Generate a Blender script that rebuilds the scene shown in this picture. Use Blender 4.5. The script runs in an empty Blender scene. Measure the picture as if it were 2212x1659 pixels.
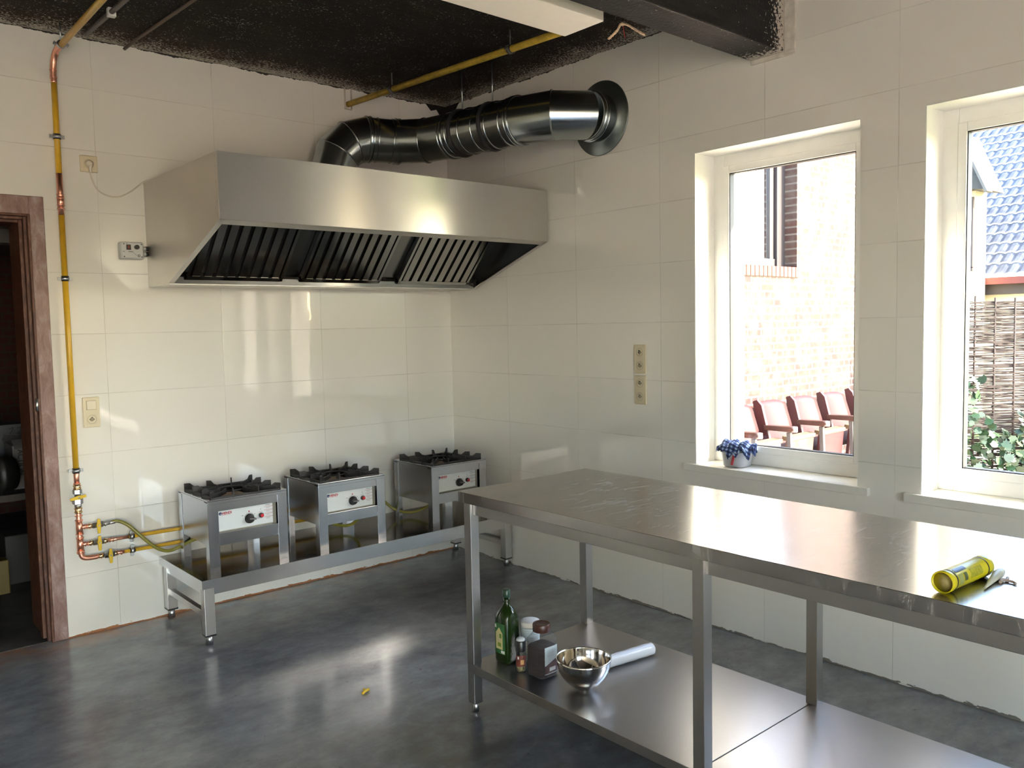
import bpy, bmesh, math, random
from math import sin, cos, tan, pi, radians as R_, sqrt, atan2
from mathutils import Vector, Matrix
random.seed(7)
SC = bpy.context.scene
COL = SC.collection
V = Vector

# ------------------------------------------------------------ camera
FPX = 1805.4
YAW, PITCH, ROLL = 0.7120, 0.0700, -0.0204
cam_d = V((sin(YAW)*cos(PITCH), cos(YAW)*cos(PITCH), -sin(PITCH)))
cr = cam_d.cross(V((0, 0, 1))).normalized(); cu = cr.cross(cam_d)
c_, s_ = cos(ROLL), sin(ROLL)
right = c_*cr + s_*cu; up = -s_*cr + c_*cu
cd = bpy.data.cameras.new('camera'); cam = bpy.data.objects.new('camera', cd); COL.objects.link(cam)
m = Matrix((right, up, -cam_d)).transposed().to_4x4(); m.translation = V((-3.3701, -4.5186, 1.5032))
cam.matrix_world = m
cd.sensor_width = 36; cd.lens = FPX/2212*36; cd.clip_start = .05; cd.clip_end = 300
SC.camera = cam

# ------------------------------------------------------------ light and exposure
SUN_EL = R_(33)
sun_to = V((1*cos(SUN_EL)/sqrt(5), -2*cos(SUN_EL)/sqrt(5), sin(SUN_EL)))
world = bpy.data.worlds.new('world'); SC.world = world; world.use_nodes = True
wn = world.node_tree.nodes; wl = world.node_tree.links
bg = wn['Background']; sky = wn.new('ShaderNodeTexSky'); sky.sky_type = 'NISHITA'
sky.sun_disc = False; sky.sun_elevation = SUN_EL; sky.sun_rotation = atan2(sun_to.x, sun_to.y)
sky.altitude = 50; sky.air_density = 1.0; sky.dust_density = 1.5; sky.ozone_density = 1.0
wl.new(sky.outputs[0], bg.inputs[0]); bg.inputs[1].default_value = 0.36
sl = bpy.data.lights.new('sun', 'SUN'); sl.energy = 5; sl.angle = R_(0.6); sl.color = (1.0, .86, .68)
so = bpy.data.objects.new('sun', sl); COL.objects.link(so); so.rotation_euler = sun_to.to_track_quat('Z', 'Y').to_euler()
so.location = (5, -10, 8)
SC.view_settings.view_transform = 'Standard'; SC.view_settings.look = 'None'
SC.view_settings.gamma = 1; SC.view_settings.use_curve_mapping = False
SC.view_settings.exposure = 3.15
SC.cycles.use_denoising = True
SC.cycles.max_bounces = 10; SC.cycles.diffuse_bounces = 6; SC.cycles.glossy_bounces = 5
SC.cycles.transparent_max_bounces = 12; SC.cycles.transmission_bounces = 6
SC.cycles.sample_clamp_indirect = 8; SC.cycles.caustics_reflective = False; SC.cycles.caustics_refractive = False
SC.cycles.blur_glossy = .5
WIN = [(-2.830, -1.996), (-3.920, -3.087)]   # openings in the right wall
WZ0, WZ1 = .800, 2.318
WALLX = .42
for k, (y0, y1) in enumerate(WIN):      # portals: they only guide sky light through the real openings
    l = bpy.data.lights.new('window_portal', 'AREA'); l.shape = 'RECTANGLE'; l.size = WZ1-WZ0; l.size_y = y1-y0
    l.cycles.is_portal = True
    o = bpy.data.objects.new('window_portal', l); COL.objects.link(o)
    o.location = (WALLX+.03, (y0+y1)/2, (WZ0+WZ1)/2); o.rotation_euler = (0, pi/2, 0)

RX0, RX1, RZ = -5.3, -2.6, 2.6          # wide glazed doors added in the unseen rear wall to brighten the room
l = bpy.data.lights.new('added_door_portal', 'AREA'); l.shape = 'RECTANGLE'; l.size = RX1-RX0; l.size_y = RZ; l.cycles.is_portal = True
o = bpy.data.objects.new('added_door_portal', l); COL.objects.link(o); o.location = ((RX0+RX1)/2, -8.45, RZ/2); o.rotation_euler = (-pi/2, 0, 0)

# ------------------------------------------------------------ materials
def new_mat(name):
    mt = bpy.data.materials.new(name); mt.use_nodes = True
    return mt, mt.node_tree.nodes, mt.node_tree.links, mt.node_tree.nodes['Principled BSDF']
def coords(n, l, scale=(1, 1, 1), kind='Object'):
    tc = n.new('ShaderNodeTexCoord'); mp = n.new('ShaderNodeMapping'); mp.inputs['Scale'].default_value = scale
    l.new(tc.outputs[kind], mp.inputs[0]); return mp.outputs[0]
def wpos(n, l, scale=(1, 1, 1)):
    g = n.new('ShaderNodeNewGeometry'); mp = n.new('ShaderNodeMapping'); mp.inputs['Scale'].default_value = scale
    l.new(g.outputs['Position'], mp.inputs[0]); return mp.outputs[0]
def noise(n, l, vec, scale, detail=4, rough=.55, dist=0):
    t = n.new('ShaderNodeTexNoise'); t.inputs['Scale'].default_value = scale; t.inputs['Detail'].default_value = detail
    t.inputs['Roughness'].default_value = rough; t.inputs['Distortion'].default_value = dist
    l.new(vec, t.inputs['Vector']); return t.outputs[0]
def ramp(n, l, fac, stops, interp='LINEAR'):
    r = n.new('ShaderNodeValToRGB'); r.color_ramp.interpolation = interp; e = r.color_ramp.elements
    while len(e) < len(stops): e.new(.5)
    for q, (p, c) in zip(e, stops):
        q.position = p; q.color = (*c, 1) if len(c) == 3 else c
    l.new(fac, r.inputs[0]); return r.outputs[0]
def math_(n, l, op, a, b=None, c=None, clamp=False):
    t = n.new('ShaderNodeMath'); t.operation = op; t.use_clamp = clamp
    for i, x in enumerate((a, b, c)):
        if x is None: continue
        if isinstance(x, (int, float)): t.inputs[i].default_value = x
        else: l.new(x, t.inputs[i])
    return t.outputs[0]
def mix(n, l, fac, a, b):
    t = n.new('ShaderNodeMix'); t.data_type = 'RGBA'
    for i, x in ((0, fac), (6, a), (7, b)):
        if isinstance(x, (int, float)): t.inputs[i].default_value = x
        elif isinstance(x, tuple): t.inputs[i].default_value = (*x, 1)
        else: l.new(x, t.inputs[i])
    return t.outputs[2]
def bump(n, l, h, strength, dist, bs):
    b = n.new('ShaderNodeBump'); b.inputs['Strength'].default_value = strength; b.inputs['Distance'].default_value = dist
    l.new(h, b.inputs['Height']); l.new(b.outputs[0], bs.inputs['Normal']); return b
MATS = {}
def M(name, col, rough=.5, metal=0, var=0, vscale=20, bmp=0, bscale=60, coat=0, spec=None, stretch=(1, 1, 1), rvar=0, trans=0, alpha=1):
    if name in MATS: return MATS[name]
    mt, n, l, b = new_mat(name)
    b.inputs['Base Color'].default_value = (*col, 1); b.inputs['Roughness'].default_value = rough; b.inputs['Metallic'].default_value = metal
    b.inputs['Coat Weight'].default_value = coat; b.inputs['Transmission Weight'].default_value = trans; b.inputs['Alpha'].default_value = alpha
    if spec is not None: b.inputs['Specular IOR Level'].default_value = spec
    vec = coords(n, l, stretch)
    f = noise(n, l, vec, vscale, 5)
    v = max(var, .02)
    l.new(ramp(n, l, f, [(.3, tuple(c*(1-v) for c in col)), (.7, tuple(min(1, c*(1+v)) for c in col))]), b.inputs['Base Color'])
    if rvar: l.new(ramp(n, l, f, [(.3, (rough-rvar,)*3), (.7, (rough+rvar,)*3)]), b.inputs['Roughness'])
    if bmp: bump(n, l, noise(n, l, vec, bscale, 4), bmp, .01, b)
    MATS[name] = mt; return mt

TZ0 = .004
def wall_tiles(name, axis, off):
    """large glossy off-white wall tiles 60 x 30 cm, hair joints; each tile sits a touch out of true"""
    mt, n, l, b = new_mat(name)
    g = n.new('ShaderNodeNewGeometry'); sp = n.new('ShaderNodeSeparateXYZ'); l.new(g.outputs['Position'], sp.inputs[0])
    h = sp.outputs[0 if axis == 'x' else 1]; z = sp.outputs[2]
    u = math_(n, l, 'DIVIDE', math_(n, l, 'ADD', h, off), .6)
    w = math_(n, l, 'DIVIDE', math_(n, l, 'SUBTRACT', z, TZ0), .3)
    fu = math_(n, l, 'FRACT', math_(n, l, 'ADD', u, 100)); fw = math_(n, l, 'FRACT', math_(n, l, 'ADD', w, 100))
    du = math_(n, l, 'MULTIPLY', math_(n, l, 'MINIMUM', fu, math_(n, l, 'SUBTRACT', 1, fu)), .6)
    dw = math_(n, l, 'MULTIPLY', math_(n, l, 'MINIMUM', fw, math_(n, l, 'SUBTRACT', 1, fw)), .3)
    d = math_(n, l, 'MINIMUM', du, dw)
    joint = ramp(n, l, math_(n, l, 'DIVIDE', d, .0022), [(.35, (1, 1, 1)), (1, (0, 0, 0))])
    jn = noise(n, l, wpos(n, l), 3.5, 3)
    jmask = math_(n, l, 'MULTIPLY', joint, ramp(n, l, jn, [(.38, (.12,)*3), (.66, (.7,)*3)]))
    cell = n.new('ShaderNodeCombineXYZ'); l.new(math_(n, l, 'FLOOR', u), cell.inputs[0]); l.new(math_(n, l, 'FLOOR', w), cell.inputs[1])
    wnz = n.new('ShaderNodeTexWhiteNoise'); l.new(cell.outputs[0], wnz.inputs['Vector'])
    sc_ = n.new('ShaderNodeSeparateColor'); l.new(wnz.outputs['Color'], sc_.inputs[0])
    tone = mix(n, l, sc_.outputs[2], (.81, .785, .735), (.84, .815, .765))
    # rough black paint edge just below the ceiling
    e = noise(n, l, wpos(n, l, (1, 1, 1)), 9, 6, .7)
    edge = math_(n, l, 'GREATER_THAN', math_(n, l, 'ADD', z, math_(n, l, 'MULTIPLY', e, .055)), 2.9447+.024)
    c1 = mix(n, l, jmask, tone, (.50, .47, .42))
    # brick dust creeping up from the floor joint
    dz = noise(n, l, wpos(n, l, (6, 6, 30)), 2, 4)
    dust = math_(n, l, 'LESS_THAN', z, math_(n, l, 'MULTIPLY', ramp(n, l, dz, [(.42, (0,)*3), (.7, (1,)*3)]), .02))
    c1 = mix(n, l, dust, c1, (.42, .19, .09) if axis == 'x' else (.22, .20, .17))
    c2 = mix(n, l, edge, c1, (.02, .017, .015))
    l.new(c2, b.inputs['Base Color'])
    smear = ramp(n, l, noise(n, l, wpos(n, l), 2.2, 5), [(.35, (.02,)*3), (.7, (.06,)*3)])
    l.new(math_(n, l, 'MAXIMUM', smear, math_(n, l, 'MULTIPLY', edge, .8)), b.inputs['Roughness'])
    b.inputs['Specular IOR Level'].default_value = .75
    tilt = math_(n, l, 'ADD', math_(n, l, 'MULTIPLY', math_(n, l, 'SUBTRACT', sc_.outputs[0], .5), fu),
                 math_(n, l, 'MULTIPLY', math_(n, l, 'SUBTRACT', sc_.outputs[1], .5), fw))
    wav = math_(n, l, 'MULTIPLY', noise(n, l, wpos(n, l), 5, 2), .35)
    hh = math_(n, l, 'SUBTRACT', math_(n, l, 'ADD', tilt, wav), math_(n, l, 'MULTIPLY', joint, .25))
    bump(n, l, hh, .6, .0035, b)
    return mt
mat_back = wall_tiles('tiles_back_wall', 'x', .3623+.6*20)
mat_right = wall_tiles('tiles_right_wall', 'y', .5839+.6*20)
mat_plain = M('white_plaster', (.80, .77, .70), .55, var=.03, vscale=3)

def ceiling_mat():
    mt, n, l, b = new_mat('sooty_black_ceiling')
    g = n.new('ShaderNodeNewGeometry'); sp = n.new('ShaderNodeSeparateXYZ'); l.new(g.outputs['Position'], sp.inputs[0])
    d = math_(n, l, 'MINIMUM', math_(n, l, 'MULTIPLY', sp.outputs[0], -1), math_(n, l, 'MULTIPLY', sp.outputs[1], -1))
    near = math_(n, l, 'SUBTRACT', 1, math_(n, l, 'DIVIDE', d, .42), clamp=True)
    f = noise(n, l, wpos(n, l, (1, 1.8, 1)), 75, 3, .6)
    patch = noise(n, l, wpos(n, l, (1, 1, 1)), 7, 4, .6)
    f_ = math_(n, l, 'ADD', f, math_(n, l, 'MULTIPLY', math_(n, l, 'SUBTRACT', patch, .5), .25))
    mask = math_(n, l, 'GREATER_THAN', math_(n, l, 'ADD', f_, math_(n, l, 'MULTIPLY', math_(n, l, 'POWER', near, 2.4), .25)), .675)
    big = noise(n, l, wpos(n, l, (1, 8, 1)), 5, 5, .6)
    base = ramp(n, l, big, [(.3, (.006, .005, .0045)), (.75, (.022, .016, .013))])
    brown = mix(n, l, math_(n, l, 'MULTIPLY', near, .35), base, (.09, .045, .022))
    l.new(mix(n, l, mask, brown, (.50, .46, .40)), b.inputs['Base Color'])
    b.inputs['Roughness'].default_value = .8; b.inputs['Specular IOR Level'].default_value = .25
    bump(n, l, f, .8, .01, b)
    return mt
mat_ceil = ceiling_mat()
def beam_mat():
    mt, n, l, b = new_mat('black_painted_beam')
    g = n.new('ShaderNodeNewGeometry'); sp = n.new('ShaderNodeSeparateXYZ'); l.new(g.outputs['Position'], sp.inputs[0])
    near = math_(n, l, 'SUBTRACT', 1, math_(n, l, 'DIVIDE', math_(n, l, 'MULTIPLY', sp.outputs[0], -1), .22), clamp=True)
    f = noise(n, l, wpos(n, l, (1, 1, 1)), 70, 3, .6)
    mask = math_(n, l, 'GREATER_THAN', math_(n, l, 'ADD', f, math_(n, l, 'MULTIPLY', math_(n, l, 'POWER', near, 1.9), .38)), .70)
    base = ramp(n, l, noise(n, l, wpos(n, l, (1, 6, 6)), 6, 5), [(.3, (.007, .0065, .007)), (.75, (.022, .020, .020))])
    l.new(mix(n, l, mask, base, (.5, .46, .41)), b.inputs['Base Color']); b.inputs['Roughness'].default_value = .6; b.inputs['Specular IOR Level'].default_value = .2
    bump(n, l, f, .5, .008, b); return mt
mat_beam = beam_mat()
def floor_mat():
    mt, n, l, b = new_mat('polished_concrete')
    p = wpos(n, l); big = noise(n, l, p, 1.3, 4, .5); fine = noise(n, l, p, 45, 5, .7)
    m1 = noise(n, l, p, 2.6, 7, .62); m2 = noise(n, l, wpos(n, l, (1, 1.5, 1)), 7, 6, .7)
    a = ramp(n, l, m1, [(.34, (.105, .117, .130)), (.5, (.182, .199, .216)), (.66, (.275, .288, .298))])
    c = mix(n, l, .5, a, ramp(n, l, m2, [(.34, (.11, .121, .133)), (.5, (.185, .201, .216)), (.66, (.285, .295, .302))]))
    # olive-brown dirt tracked in towards the worktable
    spd = n.new('ShaderNodeVectorMath'); spd.operation = 'DISTANCE'; l.new(p, spd.inputs[0]); spd.inputs[1].default_value = (-1.75, -2.35, 0)
    dk = math_(n, l, 'SUBTRACT', 1, math_(n, l, 'DIVIDE', spd.outputs['Value'], .95), clamp=True)
    dirtn = ramp(n, l, noise(n, l, p, 6, 7, .7), [(.38, (0,)*3), (.60, (1,)*3)])
    c = mix(n, l, math_(n, l, 'MULTIPLY', math_(n, l, 'MULTIPLY', dk, dirtn), .75), c, (.115, .108, .080))
    spots = math_(n, l, 'GREATER_THAN', noise(n, l, p, 30, 4, .7), .66)
    c = mix(n, l, math_(n, l, 'MULTIPLY', spots, .45), c, (.07, .072, .07))
    sp = n.new('ShaderNodeSeparateXYZ'); l.new(p, sp.inputs[0])
    near = math_(n, l, 'SUBTRACT', 1, math_(n, l, 'DIVIDE', math_(n, l, 'MULTIPLY', sp.outputs[1], -1), .40), clamp=True)
    dn = ramp(n, l, noise(n, l, p, 5, 5), [(.36, (0,)*3), (.68, (1,)*3)])
    dm = math_(n, l, 'MULTIPLY', math_(n, l, 'POWER', near, 2.0), dn)
    xl = math_(n, l, 'MULTIPLY', math_(n, l, 'LESS_THAN', sp.outputs[0], -.5), math_(n, l, 'LESS_THAN', sp.outputs[1], .03))
    c = mix(n, l, math_(n, l, 'MULTIPLY', dm, xl), c, (.40, .19, .09))
    l.new(c, b.inputs['Base Color'])
    l.new(ramp(n, l, big, [(.3, (.17,)*3), (.75, (.245,)*3)]), b.inputs['Roughness'])
    b.inputs['Specular IOR Level'].default_value = .5
    b.inputs['Coat Weight'].default_value = .35; b.inputs['Coat Roughness'].default_value = .12
    bump(n, l, math_(n, l, 'ADD', math_(n, l, 'MULTIPLY', big, 1), math_(n, l, 'MULTIPLY', fine, .06)), .12, .004, b)
    return mt
mat_floor = floor_mat()
def steel(name, col, rough, grain, aniso=0, tang=None, dirt=0, dirtcol=(.7, .68, .66), dscale=8, rv=.03, flour=False):
    mt, n, l, b = new_mat(name)
    b.inputs['Metallic'].default_value = 1
    vec = coords(n, l, grain); f = noise(n, l, vec, 90, 3, .6)
    f2 = noise(n, l, coords(n, l), 3, 4)
    c = ramp(n, l, f, [(.3, tuple(x*.97 for x in col)), (.7, tuple(min(1, x*1.03) for x in col))])
    l.new(c, b.inputs['Base Color'])
    rr = ramp(n, l, math_(n, l, 'ADD', math_(n, l, 'MULTIPLY', f, .35), math_(n, l, 'MULTIPLY', f2, .65)), [(.25, (max(.02, rough-rv),)*3), (.75, (rough+rv,)*3)])
    l.new(rr, b.inputs['Roughness'])
    if aniso:
        b.inputs['Anisotropic'].default_value = aniso
        cx = n.new('ShaderNodeCombineXYZ')
        for i in range(3): cx.inputs[i].default_value = tang[i]
        l.new(cx.outputs[0], b.inputs['Tangent'])
    if dirt:
        g1 = noise(n, l, coords(n, l, (1, 1, 1)), dscale, 8, .72, .8)
        mk = math_(n, l, 'GREATER_THAN', g1, 1-dirt)
        mk = math_(n, l, 'MULTIPLY', mk, .55)
        l.new(mix(n, l, mk, c, dirtcol), b.inputs['Base Color'])
        if flour:      # dried pale smears: matt, thin and streaky
            g2 = noise(n, l, coords(n, l, (1.6, 4.5, 1)), 5, 9, .74, 1.2)
            area = ramp(n, l, noise(n, l, coords(n, l), 1.9, 2), [(.36, (0,)*3), (.50, (1,)*3)])
            mk = math_(n, l, 'MULTIPLY', ramp(n, l, g2, [(.52, (0,)*3), (.60, (1,)*3)]), area)
            mk = math_(n, l, 'MULTIPLY', mk, .32)
            l.new(mix(n, l, mk, c, dirtcol), b.inputs['Base Color'])
            l.new(math_(n, l, 'SUBTRACT', 1, mk), b.inputs['Metallic'])
        else:
            l.new(math_(n, l, 'ADD', rr, math_(n, l, 'MULTIPLY', mk, .35)), b.inputs['Roughness'])
    return mt
S_HOOD = steel('brushed_hood_steel', (.64, .62, .60), .34, (.4, 4, 40), 1.0, (0, 0, 1), rv=.005)
S_HSIDE = steel('brushed_hood_side', (.60, .575, .54), .40, (4, 1, 30))
S_DARKIN = steel('hood_inner_steel', (.34, .335, .32), .23, (1, 1, 30))
S_BAFFLE = steel('polished_baffle', (.50, .49, .46), .12, (1, 1, 1))
S_TABLE = steel('brushed_table_top', (.37, .355, .345), .225, (8, .5, 8), 0, None, .375, (.62, .60, .58), 4, .02, flour=True)
S_SHELF = steel('brushed_shelf', (.36, .35, .35), .315, (8, .5, 8), 0, None, .22, (.6, .58, .55), 7)
S_LEG = steel('satin_leg_steel', (.56, .545, .525), .33, (10, 10, .6))
S_TLEG = steel('table_leg_steel', (.41, .40, .39), .33, (10, 10, .6))
S_BENCH = steel('polished_bench_top', (.19, .165, .145), .13, (.6, 8, 8), 0, None, .30, (.34, .31, .28), 6, .02, flour=True)
S_BENCHF = steel('bench_front_steel', (.62, .61, .60), .235, (.5, 8, 20))
S_COOK = steel('worn_cooker_steel', (.45, .455, .47), .235, (1, 1, 1), rv=.03)
S_GALV = steel('galvanised_duct', (.42, .455, .46), .20, (1, 1, 1), rv=.04)
S_GALV2 = steel('galvanised_flange', (.22, .25, .245), .38, (3, 3, 3))
S_BOWL = steel('mirror_bowl', (.72, .70, .66), .09, (1, 1, 30))
S_ZINC = steel('zinc_fitting', (.46, .47, .48), .35, (1, 1, 1))
COPPER = steel('copper', (.85, .42, .30), .36, (1, 1, 1))
BRASS = steel('brass', (.80, .58, .34), .25, (1, 1, 1))
YELLOW = M('gas_yellow', (.68, .40, .025), .38, var=.08, coat=.2)
YELLOWD = M('dusty_gas_yellow', (.60, .40, .05), .55, var=.25, vscale=30)
YEL_PL = M('yellow_plastic', (.75, .50, .04), .4)
BLACKR = M('black_rubber', (.015, .015, .016), .6)
CAST = M('cast_iron', (.018, .017, .017), .55, var=.3, bmp=.4)
PVC = M('white_pvc', (.82, .82, .80), .32)
MARBLE = M('cream_stone_sill', (.78, .76, .70), .3, var=.05, vscale=8)
IVORY = M('ivory_plastic', (.70, .62, .45), .35)
IVORYD = M('ivory_socket_recess', (.50, .43, .30), .45)
WHITEP = M('white_plastic', (.80, .80, .79), .35)
GREYP = M('light_grey_plastic', (.56, .57, .56), .45)
BLACKP = M('black_plastic', (.018, .018, .02), .3)
REDP = M('red_plastic', (.55, .02, .03), .3)
PANEL = M('pale_panel', (.62, .66, .68), .35)
NAVY = M('navy_ink', (.01, .02, .10), .4)
REDINK = M('red_ink', (.38, .02, .04), .5)
INK = M('black_ink', (.02, .02, .02), .5)
GREYINK = M('grey_ink', (.30, .32, .36), .5)
CORDM = M('white_cord', (.74, .68, .58), .45)
HOSE = M('olive_gas_hose', (.24, .22, .035), .30, var=.1)
BOXW = M('white_boxing', (.80, .75, .69), .6, var=.02)
def glass_pane():
    mt, n, l, b = new_mat('window_glass'); n.remove(b)
    out = n['Material Output']; tr = n.new('ShaderNodeBsdfTransparent'); gl = n.new('ShaderNodeBsdfGlossy'); gl.inputs['Roughness'].default_value = .01
    tr.inputs[0].default_value = (.95, .97, .96, 1)
    lw = n.new('ShaderNodeLayerWeight'); lw.inputs[0].default_value = .5; mx = n.new('ShaderNodeMixShader')
    l.new(math_(n, l, 'ADD', math_(n, l, 'MULTIPLY', math_(n, l, 'POWER', lw.outputs['Facing'], 5), .8), .02), mx.inputs[0]); l.new(tr.outputs[0], mx.inputs[1]); l.new(gl.outputs[0], mx.inputs[2]); l.new(mx.outputs[0], out.inputs[0])
    return mt
GLASS = glass_pane()
def clear_plastic(name, col, k=1.0, a=.35):
    mt, n, l, b = new_mat(name); n.remove(b)
    out = n['Material Output']; tr = n.new('ShaderNodeBsdfTransparent'); tr.inputs[0].default_value = (*col, 1)
    p = n.new('ShaderNodeBsdfPrincipled'); p.inputs['Base Color'].default_value = (*[x*k for x in col], 1); p.inputs['Roughness'].default_value = .12
    mx = n.new('ShaderNodeMixShader'); lw = n.new('ShaderNodeLayerWeight'); lw.inputs[0].default_value = .35
    f = math_(n, l, 'ADD', math_(n, l, 'MULTIPLY', math_(n, l, 'POWER', lw.outputs['Facing'], 2.5), .6), a, clamp=True)
    l.new(f, mx.inputs[0]); l.new(tr.outputs[0], mx.inputs[1]); l.new(p.outputs[0], mx.inputs[2]); l.new(mx.outputs[0], out.inputs[0])
    return mt
JARP = clear_plastic('clear_jar_plastic', (.90, .92, .94), k=.35, a=.05)
OILG = M('dark_green_bottle_glass', (.010, .022, .004), .12, coat=.0, spec=.35, var=.2, vscale=10)
def old_door_mat(name, c0, c1, c2, scl=9):
    mt, n, l, b = new_mat(name)
    f = noise(n, l, wpos(n, l, (3, 3, 1)), scl, 8, .7, .5)
    l.new(ramp(n, l, f, [(.32, c0), (.52, c1), (.72, c2)]), b.inputs['Base Color']); b.inputs['Roughness'].default_value = .5
    bump(n, l, f, .3, .006, b); return mt
DOORBAND = old_door_mat('faded_purple_brown_paint', (.17, .085, .065), (.27, .17, .15), (.42, .34, .32))
DOORWOOD = old_door_mat('worn_red_brown_wood', (.035, .012, .006), (.10, .032, .015), (.24, .13, .08), 14)
def brick_mat(name, ca, cb, mortar, plane, scale=1):
    mt, n, l, b = new_mat(name)
    g = n.new('ShaderNodeNewGeometry'); sp = n.new('ShaderNodeSeparateXYZ'); l.new(g.outputs['Position'], sp.inputs[0])
    cx = n.new('ShaderNodeCombineXYZ'); l.new(sp.outputs[0 if plane == 'y' else 1], cx.inputs[0]); l.new(sp.outputs[2], cx.inputs[1])
    br = n.new('ShaderNodeTexBrick'); l.new(cx.outputs[0], br.inputs['Vector'])
    br.inputs['Scale'].default_value = 1; br.inputs['Brick Width'].default_value = .20*scale; br.inputs['Row Height'].default_value = .065*scale
    br.inputs['Mortar Size'].default_value = .009; br.inputs['Mortar Smooth'].default_value = .3; br.inputs['Bias'].default_value = 0
    br.squash = .5; br.squash_frequency = 2; br.offset = .5
    br.inputs['Color1'].default_value = (*ca, 1); br.inputs['Color2'].default_value = (*cb, 1); br.inputs['Mortar'].default_value = (*mortar, 1)
    f = noise(n, l, wpos(n, l), 8, 5, .65)
    l.new(mix(n, l, ramp(n, l, f, [(.4, (0,)*3), (.75, (.55,)*3)]), br.outputs[0], mortar), b.inputs['Base Color'])
    b.inputs['Roughness'].default_value = .85
    bump(n, l, br.outputs['Fac'], -.5, .006, b); return mt
BRICK_OUT = brick_mat('orange_red_brick', (.026, .0062, .0048), (.042, .015, .009), (.10, .088, .075), 'y')
BRICK_IN = brick_mat('dark_red_brick', (.07, .016, .010), (.05, .013, .009), (.05, .03, .022), 'y')

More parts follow.
